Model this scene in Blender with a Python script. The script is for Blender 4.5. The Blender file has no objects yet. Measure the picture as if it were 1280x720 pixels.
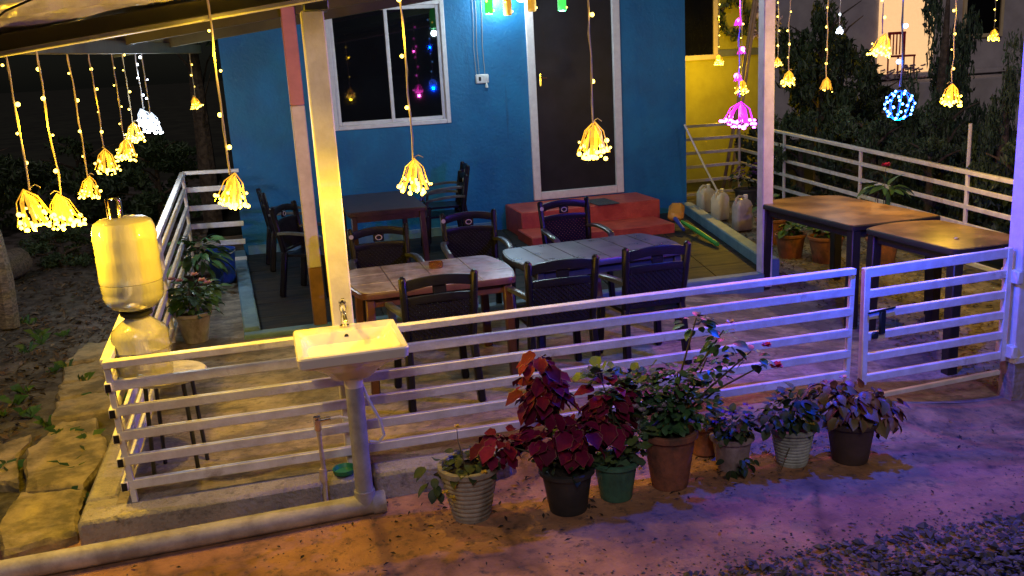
import bpy, math, random
from mathutils import Vector, Matrix, Euler, noise as mnoise
random.seed(7)
PI = math.pi
scene = bpy.context.scene
col = scene.collection

# ------------------------------------------------------------------ camera
cam_d = bpy.data.cameras.new("camera")
cam = bpy.data.objects.new("camera", cam_d)
col.objects.link(cam)
cam_d.sensor_width = 36.0
cam_d.lens = 32.625
cam_d.clip_start = 0.05
cam_d.clip_end = 1500
_rx, _dn, _fw = (0.964306, -0.259179, -0.054225), (-0.112566, -0.215893, -0.969907), (0.239673, 0.941391, -0.237361)
cam.matrix_world = Matrix(((_rx[0], -_dn[0], -_fw[0], 0.925), (_rx[1], -_dn[1], -_fw[1], -4.987),
                           (_rx[2], -_dn[2], -_fw[2], 2.192), (0, 0, 0, 1)))
scene.camera = cam
# ------------------------------------------------------------------ world, added front fill, exposure
world = bpy.data.worlds.new("World")
scene.world = world
world.use_nodes = True
wn = world.node_tree
sky = wn.nodes.new("ShaderNodeTexSky")
sky.sky_type = 'NISHITA'
sky.sun_disc = False
SUN_EL, SUN_AZ = math.radians(40), math.radians(196)
sky.sun_elevation = SUN_EL
sky.sun_rotation = SUN_AZ
bg = wn.nodes["Background"]
bg.inputs[1].default_value = 0.0012
wn.links.new(sky.outputs[0], bg.inputs[0])
sd = bpy.data.lights.new("front_fill", 'SUN')  # added soft fill from behind the camera, for an unseen source there
sd.energy = 0.55
sd.angle = math.radians(14)
sd.color = (1.0, 0.83, 0.86)
so = bpy.data.objects.new("front_fill", sd)
col.objects.link(so)
_sdir = Vector((math.sin(SUN_AZ) * math.cos(SUN_EL), math.cos(SUN_AZ) * math.cos(SUN_EL), math.sin(SUN_EL)))
so.rotation_euler = _sdir.to_track_quat('Z', 'Y').to_euler()
vs = scene.view_settings
vs.view_transform = 'Standard'
vs.look = 'None'
vs.exposure = 0.0
vs.gamma = 1.0
vs.use_curve_mapping = False
scene.cycles.use_denoising = True
scene.cycles.max_bounces = 8
scene.cycles.sample_clamp_indirect = 4.0
scene.cycles.caustics_reflective = False
scene.cycles.caustics_refractive = False


# ------------------------------------------------------------------ materials
def mat(name, c, rough=0.6, c2=None, scale=6.0, amt=0.5, bump=0.0, bscale=40.0, metal=0.0, spec=0.5, coat=0.0,
        trans=0.0, ior=1.45, world_space=True, detail=6.0, rvar=0.0, stretch=None):
    m = bpy.data.materials.new(name)
    m.use_nodes = True
    nt = m.node_tree
    b = nt.nodes["Principled BSDF"]
    b.inputs["Roughness"].default_value = rough
    b.inputs["Metallic"].default_value = metal
    b.inputs["Specular IOR Level"].default_value = spec
    b.inputs["Coat Weight"].default_value = coat
    b.inputs["Transmission Weight"].default_value = trans
    b.inputs["IOR"].default_value = ior
    if world_space:
        g = nt.nodes.new("ShaderNodeNewGeometry"); src = g.outputs["Position"]
    else:
        g = nt.nodes.new("ShaderNodeTexCoord"); src = g.outputs["Object"]
    if stretch:
        mp = nt.nodes.new("ShaderNodeMapping"); mp.inputs["Scale"].default_value = stretch
        nt.links.new(src, mp.inputs[0]); src = mp.outputs[0]
    n = nt.nodes.new("ShaderNodeTexNoise")
    n.inputs["Scale"].default_value = scale
    n.inputs["Detail"].default_value = detail
    n.inputs["Roughness"].default_value = 0.62
    nt.links.new(src, n.inputs["Vector"])
    r = nt.nodes.new("ShaderNodeValToRGB")
    r.color_ramp.elements[0].position = 0.5 - 0.25 * (1.2 - amt)
    r.color_ramp.elements[1].position = 0.5 + 0.25 * (1.2 - amt)
    if c2 is None:
        c2 = tuple(x * (1 - 0.55 * amt) for x in c)
    r.color_ramp.elements[0].color = (*c2, 1)
    r.color_ramp.elements[1].color = (*c, 1)
    nt.links.new(n.outputs["Fac"], r.inputs[0])
    nt.links.new(r.outputs[0], b.inputs["Base Color"])
    if rvar:
        mr = nt.nodes.new("ShaderNodeMapRange")
        mr.inputs["To Min"].default_value = max(0.03, rough - rvar)
        mr.inputs["To Max"].default_value = min(1, rough + rvar)
        nt.links.new(n.outputs["Fac"], mr.inputs[0])
        nt.links.new(mr.outputs[0], b.inputs["Roughness"])
    if bump:
        n2 = nt.nodes.new("ShaderNodeTexNoise")
        n2.inputs["Scale"].default_value = bscale
        n2.inputs["Detail"].default_value = 5
        nt.links.new(src, n2.inputs["Vector"])
        bp = nt.nodes.new("ShaderNodeBump")
        bp.inputs["Strength"].default_value = bump
        bp.inputs["Distance"].default_value = 0.02
        nt.links.new(n2.outputs["Fac"], bp.inputs["Height"])
        nt.links.new(bp.outputs[0], b.inputs["Normal"])
    return m


def island_mat(name, cols, rough=0.8, spec=0.5):
    """colour that differs from piece to piece of one joined mesh"""
    m = bpy.data.materials.new(name)
    m.use_nodes = True
    nt = m.node_tree
    b = nt.nodes["Principled BSDF"]
    b.inputs["Roughness"].default_value = rough
    b.inputs["Specular IOR Level"].default_value = spec
    g = nt.nodes.new("ShaderNodeNewGeometry")
    oi = nt.nodes.new("ShaderNodeObjectInfo")
    ad = nt.nodes.new("ShaderNodeMath"); ad.operation = 'ADD'
    fr = nt.nodes.new("ShaderNodeMath"); fr.operation = 'FRACT'
    nt.links.new(g.outputs["Random Per Island"], ad.inputs[0])
    nt.links.new(oi.outputs["Random"], ad.inputs[1])
    nt.links.new(ad.outputs[0], fr.inputs[0])
    r = nt.nodes.new("ShaderNodeValToRGB")
    els = r.color_ramp.elements
    els[0].color = (*cols[0], 1)
    els[1].color = (*cols[-1], 1)
    for i, c in enumerate(cols[1:-1]):
        e = els.new((i + 1) / (len(cols) - 1)); e.color = (*c, 1)
    nt.links.new(fr.outputs[0], r.inputs[0])
    n = nt.nodes.new("ShaderNodeTexNoise"); n.inputs["Scale"].default_value = 60
    nt.links.new(g.outputs["Position"], n.inputs["Vector"])
    mx = nt.nodes.new("ShaderNodeMix"); mx.data_type = 'RGBA'; mx.blend_type = 'MULTIPLY'
    mx.inputs["Factor"].default_value = 0.5
    nt.links.new(r.outputs[0], mx.inputs["A"]); nt.links.new(n.outputs["Fac"], mx.inputs["B"])
    nt.links.new(mx.outputs["Result"], b.inputs["Base Color"])
    return m


def emis(name, c, s, base=None):
    m = bpy.data.materials.new(name)
    m.use_nodes = True
    nt = m.node_tree
    b = nt.nodes["Principled BSDF"]
    b.inputs["Base Color"].default_value = (*(base or c), 1)
    b.inputs["Emission Color"].default_value = (*c, 1)
    b.inputs["Emission Strength"].default_value = s
    n = nt.nodes.new("ShaderNodeTexNoise"); n.inputs["Scale"].default_value = 45
    g = nt.nodes.new("ShaderNodeTexCoord"); nt.links.new(g.outputs["Object"], n.inputs["Vector"])
    mr = nt.nodes.new("ShaderNodeMapRange")
    mr.inputs["To Min"].default_value = s * 0.25; mr.inputs["To Max"].default_value = s * 1.75
    gi = nt.nodes.new("ShaderNodeNewGeometry")
    av = nt.nodes.new("ShaderNodeMix"); av.inputs["Factor"].default_value = .55
    nt.links.new(n.outputs["Fac"], av.inputs["A"]); nt.links.new(gi.outputs["Random Per Island"], av.inputs["B"])
    nt.links.new(av.outputs["Result"], mr.inputs[0]); nt.links.new(mr.outputs[0], b.inputs["Emission Strength"])
    m.cycles.emission_sampling = 'NONE'
    return m


def concrete(name, c, c2, crack=0.0, vscale=2.2, bump=0.5, stain=(0.05, 0.045, 0.04), bscale=22):
    m = mat(name, c, 0.85, c2, 2.3, 0.75, bump, bscale, detail=9)
    nt = m.node_tree
    b = nt.nodes["Principled BSDF"]
    ramp_link = b.inputs["Base Color"].links[0].from_socket
    g = nt.nodes.new("ShaderNodeNewGeometry")
    n = nt.nodes.new("ShaderNodeTexNoise"); n.inputs["Scale"].default_value = 14; n.inputs["Detail"].default_value = 8
    n.inputs["Roughness"].default_value = 0.7
    nt.links.new(g.outputs["Position"], n.inputs["Vector"])
    r = nt.nodes.new("ShaderNodeValToRGB")
    r.color_ramp.elements[0].position = 0.30; r.color_ramp.elements[1].position = 0.47
    nt.links.new(n.outputs["Fac"], r.inputs[0])
    mx = nt.nodes.new("ShaderNodeMix"); mx.data_type = 'RGBA'
    nt.links.new(r.outputs[0], mx.inputs["Factor"])
    mx.inputs["A"].default_value = (*stain, 1)
    nt.links.new(ramp_link, mx.inputs["B"])
    out = mx.outputs["Result"]
    if crack:
        v = nt.nodes.new("ShaderNodeTexVoronoi"); v.feature = 'DISTANCE_TO_EDGE'; v.inputs["Scale"].default_value = vscale
        n3 = nt.nodes.new("ShaderNodeTexNoise"); n3.inputs["Scale"].default_value = 5
        nt.links.new(g.outputs["Position"], n3.inputs["Vector"])
        va = nt.nodes.new("ShaderNodeVectorMath"); va.operation = 'MULTIPLY_ADD'
        va.inputs[1].default_value = (0.35, 0.35, 0.35)
        nt.links.new(n3.outputs["Color"], va.inputs[0]); nt.links.new(g.outputs["Position"], va.inputs[2])
        nt.links.new(va.outputs[0], v.inputs["Vector"])
        r2 = nt.nodes.new("ShaderNodeValToRGB")
        r2.color_ramp.elements[0].position = 0.0; r2.color_ramp.elements[1].position = 0.05
        r2.color_ramp.elements[0].color = (1 - crack, 1 - crack, 1 - crack, 1)
        nt.links.new(v.outputs["Distance"], r2.inputs[0])
        m2 = nt.nodes.new("ShaderNodeMix"); m2.data_type = 'RGBA'; m2.blend_type = 'MULTIPLY'
        m2.inputs["Factor"].default_value = 1
        nt.links.new(out, m2.inputs["A"]); nt.links.new(r2.outputs[0], m2.inputs["B"])
        out = m2.outputs["Result"]
    nt.links.new(out, b.inputs["Base Color"])
    return m


def stain(m, c, scale, lo, hi, stretch=None):
    """patches of wear or dirt of their own colour over the base colour"""
    nt = m.node_tree
    b = nt.nodes["Principled BSDF"]
    src = b.inputs["Base Color"].links[0].from_socket
    g = nt.nodes.new("ShaderNodeNewGeometry")
    vec = g.outputs["Position"]
    if stretch:
        mp = nt.nodes.new("ShaderNodeMapping"); mp.inputs["Scale"].default_value = stretch
        nt.links.new(vec, mp.inputs[0]); vec = mp.outputs[0]
    n = nt.nodes.new("ShaderNodeTexNoise"); n.inputs["Scale"].default_value = scale; n.inputs["Detail"].default_value = 9
    n.inputs["Roughness"].default_value = .7
    nt.links.new(vec, n.inputs["Vector"])
    r_ = nt.nodes.new("ShaderNodeValToRGB")
    r_.color_ramp.elements[0].position = lo; r_.color_ramp.elements[1].position = hi
    nt.links.new(n.outputs["Fac"], r_.inputs[0])
    mx = nt.nodes.new("ShaderNodeMix"); mx.data_type = 'RGBA'
    nt.links.new(r_.outputs[0], mx.inputs["Factor"])
    nt.links.new(src, mx.inputs["A"]); mx.inputs["B"].default_value = (*c, 1)
    nt.links.new(mx.outputs["Result"], b.inputs["Base Color"])
    return m


def rugged(me, cuts, amp, freq=7.0):
    import bmesh
    bm = bmesh.new(); bm.from_mesh(me)
    bmesh.ops.triangulate(bm, faces=[f for f in bm.faces if len(f.verts) > 4])
    bmesh.ops.subdivide_edges(bm, edges=bm.edges, cuts=cuts, use_grid_fill=True)
    bm.normal_update()
    for v in bm.verts:
        q = v.co
        v.co = q + v.normal * (amp * mnoise.noise(q * freq) + amp * .6 * mnoise.noise(q * freq * 3.1))
    bm.to_mesh(me); bm.free(); me.update()
    me.polygons.foreach_set("use_smooth", [True] * len(me.polygons))
    me.set_sharp_from_angle(angle=math.radians(30))
    return me


M = {}
M['white_metal'] = mat('white painted metal', (0.80, 0.80, 0.80), 0.42, (0.62, 0.60, 0.57), 9, 0.6, 0.12, 60, rvar=0.12)
stain(M['white_metal'], (.30, .24, .18), 3.5, .60, .74)
stain(M['white_metal'], (.20, .10, .045), 13, .67, .72)
M['black_end'] = mat('open tube end', (0.012, 0.012, 0.012), 0.7)
M['post'] = mat('post paint', (0.76, 0.74, 0.76), 0.45, (0.60, 0.57, 0.58), 7, 0.6, 0.12, 40)
stain(M['post'], (.38, .33, .30), 5, .58, .75, (1, 1, .25))
M['post_pink'] = mat('post tinted by pink light', (0.62, 0.27, 0.32), 0.5, (0.50, 0.22, 0.27), 7, 0.6, 0.12, 40)  # pink lamp light on the upper post, put into its colour
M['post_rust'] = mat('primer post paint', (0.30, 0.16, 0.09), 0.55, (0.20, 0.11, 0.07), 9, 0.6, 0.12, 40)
M['post_blue'] = mat('post foot cement', (0.34, 0.27, 0.22), 0.8, (0.2, 0.16, 0.14), 12, 0.8, 0.4, 40)
M['wall'] = mat('teal wall paint', (0.007, 0.175, 0.400), 0.55, (0.005, 0.130, 0.320), 1.6, 0.8, 0.34, 30, detail=10, rvar=0.1)
stain(M['wall'], (.005, .12, .30), 2.2, .52, .72, (1, 1, .35))
stain(M['wall'], (.035, .20, .38), 7, .62, .72)
stain(M['wall'], (.012, .07, .15), 3.2, .62, .80, (2.5, 2.5, .18))
M['window_white'] = mat('white window frame', (0.78, 0.77, 0.80), 0.4, (0.65, 0.63, 0.66), 12, 0.5, 0.08, 40)
M['glass_dark'] = mat('dark night glass', (0.006, 0.007, 0.010), 0.025, (0.004, 0.004, 0.006), 2, 0.5, spec=0.4)
M['door_dark'] = mat('dark tinted door panel', (0.018, 0.018, 0.024), 0.42, (0.010, 0.010, 0.013), 3, 0.6, 0.03, 6, spec=.3)
M['red'] = mat('red oxide floor paint', (0.56, 0.10, 0.065), 0.42, (0.42, 0.06, 0.045), 6, 0.7, 0.25, 30)
M['switch'] = mat('white switch plastic', (0.8, 0.8, 0.78), 0.35, None, 20, 0.2)
M['cable'] = mat('pale cable', (0.45, 0.42, 0.36), 0.6)
M['wire'] = mat('string light wire', (0.66, 0.55, 0.36), 0.5, None, 30, 0.4)
M['wire_white'] = mat('white string light wire', (0.7, 0.7, 0.72), 0.5, None, 30, 0.3)
M['wire_pink'] = mat('pink string light wire', (0.6, 0.3, 0.5), 0.5, None, 30, 0.3)
M['wire_blue'] = mat('blue string light wire', (0.25, 0.32, 0.7), 0.5, None, 30, 0.3)
M['chair'] = mat('dark navy chair plastic', (0.010, 0.010, 0.016), 0.33, (0.007, 0.007, 0.010), 14, 0.5, 0.08, 90, rvar=0.08, spec=0.32)
M['chair_arm'] = mat('chair arm plastic with painted sheen', (0.11, 0.125, 0.13), 0.28, (0.05, 0.055, 0.06), 10, 0.6, 0.06, 70)  # grey paints in the gloss highlights of dark plastic arms
M['badge'] = mat('pale badge', (0.45, 0.45, 0.48), 0.3, None, 30, 0.2)
M['t_marble'] = mat('stone look table top', (0.55, 0.50, 0.44), 0.22, (0.34, 0.28, 0.23), 7, 0.8, 0.06, 30, coat=0.3)
M['t_maroon'] = mat('maroon table plastic', (0.11, 0.045, 0.040), 0.35, (0.07, 0.028, 0.026), 9, 0.6, 0.08, 40)
M['t_slate'] = mat('slate grey table plastic', (0.14, 0.155, 0.19), 0.30, (0.085, 0.095, 0.125), 7, 0.8, 0.03, 50, rvar=0.1)
M['t_slate_rim'] = mat('dark slate table rim', (0.035, 0.04, 0.065), 0.35, None, 7, 0.6, 0.08, 50)
M['t_brown'] = mat('brown laminate table top', (0.46, 0.26, 0.085), 0.32, (0.22, 0.12, 0.045), 3.0, 0.85, 0.06, 20, coat=0.2, detail=9, rvar=0.12)
M['t_edge'] = mat('dark table edge', (0.02, 0.018, 0.018), 0.45, None, 9, 0.5, 0.1, 40)
M['t_dark'] = mat('dark brown table plastic', (0.075, 0.035, 0.028), 0.33, (0.04, 0.02, 0.018), 5, 0.7, 0.08, 30)
M['ceramic'] = mat('glazed white ceramic', (0.82, 0.81, 0.78), 0.12, (0.76, 0.74, 0.70), 4, 0.4, coat=0.5)
M['chrome'] = mat('chrome', (0.75, 0.75, 0.76), 0.14, None, 8, 0.2, metal=1.0)
M['steel_cap'] = mat('polished steel cap', (0.7, 0.68, 0.62), 0.1, (0.5, 0.48, 0.44), 8, 0.4, metal=1.0)
M['hole'] = mat('dark overflow hole', (0.02, 0.02, 0.02), 0.6)
M['pvc'] = mat('grey drain pipe', (0.40, 0.41, 0.43), 0.4, (0.27, 0.27, 0.28), 9, 0.7, 0.12, 30)
M['pvc_dirty'] = mat('dusty ground pipe', (0.47, 0.45, 0.41), 0.5, (0.27, 0.25, 0.22), 5, 0.8, 0.2, 30)
M['hose'] = mat('white hose', (0.7, 0.7, 0.72), 0.4, None, 20, 0.3)
M['copper'] = mat('cream supply pipe', (0.58, 0.50, 0.38), 0.45, (0.4, 0.3, 0.2), 20, 0.6, 0.1, 50)
M['green_plastic'] = mat('green plastic', (0.03, 0.22, 0.10), 0.35, None, 12, 0.4)
M['kerb'] = concrete('kerb concrete', (0.40, 0.37, 0.33), (0.25, 0.23, 0.20), 0.0, bump=0.7, bscale=45, stain=(0.13, 0.12, 0.105))
M['patio'] = concrete('patio stone floor', (0.40, 0.34, 0.26), (0.20, 0.17, 0.13), 0.3, 1.7, 0.7, (0.09, 0.08, 0.07))
stain(M['patio'], (.13, .115, .095), 2.0, .48, .62, (1, 2.2, 1))
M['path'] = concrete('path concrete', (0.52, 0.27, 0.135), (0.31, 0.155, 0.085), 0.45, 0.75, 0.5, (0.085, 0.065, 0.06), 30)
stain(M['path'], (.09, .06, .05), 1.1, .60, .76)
M['dirt'] = mat('dark garden soil', (0.115, 0.105, 0.092), 0.95, (0.035, 0.031, 0.026), 4.5, 0.8, 1.0, 18, detail=10)
M['far_ground'] = mat('far ground', (0.045, 0.05, 0.03), 0.95, (0.02, 0.022, 0.014), 0.8, 0.8, 0.6, 5)
M['gravel_bed'] = mat('gravel bed', (0.06, 0.055, 0.055), 0.95, (0.02, 0.018, 0.018), 30, 0.8, 1.0, 50)
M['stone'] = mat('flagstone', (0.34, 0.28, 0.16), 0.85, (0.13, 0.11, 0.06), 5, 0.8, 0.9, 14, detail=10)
M['log'] = mat('weathered log', (0.20, 0.17, 0.13), 0.9, (0.08, 0.07, 0.055), 8, 0.8, 0.8, 25, stretch=(1, 6, 6))
M['ver_tile'] = mat('dark polished tile', (0.014, 0.018, 0.022), 0.55, (0.034, 0.028, 0.022), 3.2, 0.9, 0.08, 14, rvar=0.12, stretch=(1, 4, 1), spec=.22)
M['ver_border'] = mat('teal painted border', (0.16, 0.29, 0.38), 0.5, (0.10, 0.20, 0.29), 6, 0.7, 0.25, 30)
M['beam'] = mat('olive roof beam', (0.10, 0.095, 0.035), 0.5, (0.065, 0.06, 0.025), 3, 0.7, 0.15, 20)
M['beam_edge'] = mat('beam edge strip', (0.5, 0.49, 0.44), 0.5, (0.35, 0.34, 0.3), 6, 0.6)
M['tarp'] = mat('crumpled white plastic sheet', (0.80, 0.78, 0.72), 0.25, (0.62, 0.58, 0.5), 5, 0.7, 0.9, 7, coat=0.4)
M['roof'] = mat('brown roof sheet', (0.07, 0.05, 0.035), 0.6, (0.045, 0.03, 0.022), 2, 0.7, 0.2, 20)
M['bracket'] = mat('dark bracket', (0.05, 0.055, 0.06), 0.4, None, 9, 0.4, metal=0.5)
M['terracotta'] = mat('terracotta', (0.36, 0.135, 0.075), 0.75, (0.22, 0.09, 0.055), 8, 0.7, 0.3, 40)
M['pot_grey'] = mat('ribbed grey cream pot', (0.42, 0.39, 0.33), 0.6, (0.24, 0.22, 0.18), 7, 0.7, 0.3, 30)
M['pot_black'] = mat('black nursery pot', (0.045, 0.045, 0.045), 0.55, (0.025, 0.025, 0.025), 7, 0.6, 0.15, 30)
M['pot_green'] = mat('green pot', (0.09, 0.24, 0.15), 0.5, (0.06, 0.16, 0.11), 7, 0.6, 0.15, 30)
M['pot_pink'] = mat('pink grey pot', (0.42, 0.34, 0.33), 0.6, (0.28, 0.22, 0.22), 7, 0.6, 0.2, 30)
M['pot_mint'] = mat('pale mint pot', (0.50, 0.55, 0.50), 0.5, (0.34, 0.38, 0.34), 7, 0.6, 0.2, 30)
M['pot_brown'] = mat('dark brown pot', (0.09, 0.06, 0.05), 0.6, (0.05, 0.035, 0.03), 7, 0.6, 0.2, 30)
M['pot_white'] = mat('whitewashed pot', (0.55, 0.53, 0.50), 0.6, (0.38, 0.36, 0.33), 7, 0.6, 0.2, 30)
for pn, pc in (('terracotta', (.09, .055, .045)), ('pot_grey', (.13, .115, .09)), ('pot_mint', (.15, .16, .13)), ('pot_pink', (.15, .11, .10)), ('pot_white', (.2, .18, .15)), ('pot_green', (.04, .09, .06))):
    stain(M[pn], pc, 6, .47, .66, (1, 1, .6))
M['soil'] = mat('potting soil', (0.035, 0.026, 0.018), 0.95, (0.015, 0.012, 0.009), 30, 0.7, 1.0, 60)
M['blue_plastic'] = mat('blue plastic bucket', (0.02, 0.07, 0.42), 0.35, None, 8, 0.4)
M['jerry'] = mat('milky jerrycan plastic', (0.72, 0.68, 0.60), 0.4, (0.58, 0.53, 0.46), 5, 0.6, 0.1, 30)
M['jerry_clear'] = mat('cloudy can plastic', (0.52, 0.47, 0.40), 0.3, (0.34, 0.30, 0.25), 5, 0.7, 0.1, 30)
M['red_cap'] = mat('white cap', (0.75, 0.74, 0.7), 0.4)
M['orange_plastic'] = mat('orange plastic', (0.70, 0.30, 0.04), 0.4, None, 8, 0.4)
M['bamboo'] = mat('bamboo pole', (0.50, 0.36, 0.20), 0.5, (0.35, 0.24, 0.13), 12, 0.6, 0.1, 40)
M['mop'] = mat('mop strings', (0.25, 0.20, 0.17), 0.9, None, 30, 0.8, 0.6, 80)
M['amber_glass'] = mat('amber glass', (0.55, 0.22, 0.04), 0.1, (0.4, 0.15, 0.03), 12, 0.5, trans=0.7)
M['mat_grey'] = mat('grey doormat', (0.10, 0.11, 0.13), 0.95, (0.06, 0.065, 0.08), 40, 0.7, 0.8, 120)
M['yellow_wall'] = mat('lime yellow wall', (0.42, 0.40, 0.03), 0.7, (0.33, 0.31, 0.02), 2, 0.7, 0.2, 25)
M['band'] = mat('grey wall band', (0.14, 0.16, 0.15), 0.7, None, 4, 0.6, 0.2, 20)
M['cream_frame'] = mat('cream window frame', (0.72, 0.60, 0.36), 0.5, None, 8, 0.4)
M['pale_wall'] = mat('pale grey house wall', (0.45, 0.43, 0.45), 0.8, (0.36, 0.34, 0.36), 2, 0.7, 0.2, 20)
M['cream_wall'] = mat('cream door wall', (0.70, 0.52, 0.36), 0.7, None, 2, 0.5, 0.1, 20)
M['red_chair'] = mat('red chair paint', (0.50, 0.03, 0.04), 0.4, None, 8, 0.5)
M['bark'] = mat('bark', (0.09, 0.07, 0.05), 0.95, (0.04, 0.03, 0.022), 14, 0.8, 0.9, 30)
M['stem'] = mat('green brown stem', (0.10, 0.085, 0.04), 0.7, (0.06, 0.05, 0.025), 20, 0.6)
M['leaf_dark'] = island_mat('dark foliage', [(0.012, 0.030, 0.012), (0.03, 0.065, 0.02), (0.05, 0.09, 0.03), (0.02, 0.045, 0.015)], 0.6)
M['leaf_conifer'] = island_mat('conifer foliage', [(0.018, 0.045, 0.018), (0.035, 0.075, 0.03), (0.055, 0.10, 0.04)], 0.65)
M['leaf_green'] = island_mat('green leaves', [(0.045, 0.13, 0.035), (0.08, 0.20, 0.05), (0.05, 0.15, 0.07), (0.13, 0.23, 0.05)], 0.45)
M['leaf_ger'] = island_mat('geranium leaves', [(0.07, 0.15, 0.07), (0.10, 0.20, 0.10), (0.17, 0.25, 0.06), (0.09, 0.15, 0.10)], 0.5)
M['leaf_rose'] = island_mat('rose leaves', [(0.04, 0.12, 0.05), (0.07, 0.19, 0.06), (0.05, 0.13, 0.08), (0.10, 0.22, 0.06)], 0.4)
M['coleus_red'] = island_mat('coleus red', [(0.11, 0.004, 0.030), (0.22, 0.005, 0.06), (0.15, 0.005, 0.035), (0.30, 0.008, 0.10)], 0.65, .15)
M['coleus_edge'] = mat('coleus pale margin', (0.26, 0.10, 0.08), 0.5, None, 30, 0.5)
M['coleus_pink'] = island_mat('coleus pink', [(0.26, 0.13, 0.10), (0.30, 0.12, 0.16), (0.24, 0.17, 0.07), (0.16, 0.12, 0.05)], 0.5)
M['leaf_litter'] = island_mat('dry leaves', [(0.05, 0.035, 0.02), (0.12, 0.08, 0.045), (0.03, 0.022, 0.015), (0.20, 0.16, 0.11)], 0.9)
M['litter_dark'] = island_mat('dark wet leaves', [(0.03, 0.02, 0.016), (0.05, 0.035, 0.025), (0.02, 0.015, 0.012)], 0.8)
M['litter_gold'] = island_mat('golden dry leaves', [(0.30, 0.22, 0.09), (0.18, 0.12, 0.05), (0.36, 0.30, 0.16), (0.08, 0.06, 0.03)], 0.9)
M['gravel'] = island_mat('grey gravel', [(0.075, 0.068, 0.07), (0.16, 0.145, 0.15), (0.045, 0.04, 0.042), (0.24, 0.22, 0.22), (0.10, 0.085, 0.08)], 0.8)
M['flower_pink'] = island_mat('pink petals', [(0.75, 0.38, 0.36), (0.8, 0.5, 0.48)], 0.6)
M['flower_red'] = island_mat('red rose petals', [(0.62, 0.02, 0.09), (0.75, 0.04, 0.16)], 0.5)
M['flower_purple'] = island_mat('purple petals', [(0.15, 0.04, 0.30), (0.26, 0.10, 0.42)], 0.6)
M['flower_yellow'] = mat('yellow petals', (0.70, 0.50, 0.06), 0.6)
M['flower_white'] = island_mat('pale lilac petals', [(0.55, 0.42, 0.62), (0.65, 0.55, 0.7)], 0.6)
# light giving
M['led_warm'] = emis('warm led', (1.0, 0.68, 0.10), 7.0)
M['led_white'] = emis('white led', (0.75, 0.87, 1.0), 9.0)
M['led_mag'] = emis('magenta led', (1.0, 0.12, 0.85), 9.0)
M['led_blue'] = emis('blue led', (0.16, 0.45, 1.0), 9.0)
M['led_violet'] = emis('violet led', (0.45, 0.12, 1.0), 6.0)
M['bell_warm'] = emis('lit amber bell', (1.0, 0.52, 0.03), 0.85, (0.8, 0.5, 0.1))
M['bell_white'] = emis('lit white bell', (0.55, 0.75, 1.0), 1.6, (0.8, 0.8, 0.85))
M['bell_mag'] = emis('lit magenta bell', (0.9, 0.02, 0.75), 1.5, (0.8, 0.1, 0.6))
M['bell_blue'] = emis('lit blue ball wire', (0.0, 0.05, 0.9), 0.8, (0.1, 0.2, 0.7))
M['lamp_cream'] = emis('lit cream lamp', (1.0, 0.88, 0.50), 4.0)
M['bottle_green'] = emis('lit green bottle', (0.06, 0.85, 0.10), 0.9, (0.05, 0.4, 0.1))
M['bottle_amber'] = emis('lit amber bottle', (0.75, 0.36, 0.02), 0.55, (0.4, 0.2, 0.03))
M['lit_doorway'] = emis('lit doorway', (1.0, 0.60, 0.28), 0.75)


def plastic_translucent(name, c, rough, trans, scale=7):
    m = mat(name, c, rough, tuple(x * 0.9 for x in c), scale, 0.5, 0.16, 20, coat=.6, trans=trans, ior=1.3, world_space=False, stretch=(3, 3, .6))
    return m


M['jar_frost'] = plastic_translucent('frosted water jar', (0.92, 0.88, 0.70), 0.36, 0.55)
M['jar_clear'] = plastic_translucent('clear jar with water', (0.95, 0.94, 0.88), 0.05, 0.62)


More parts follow.
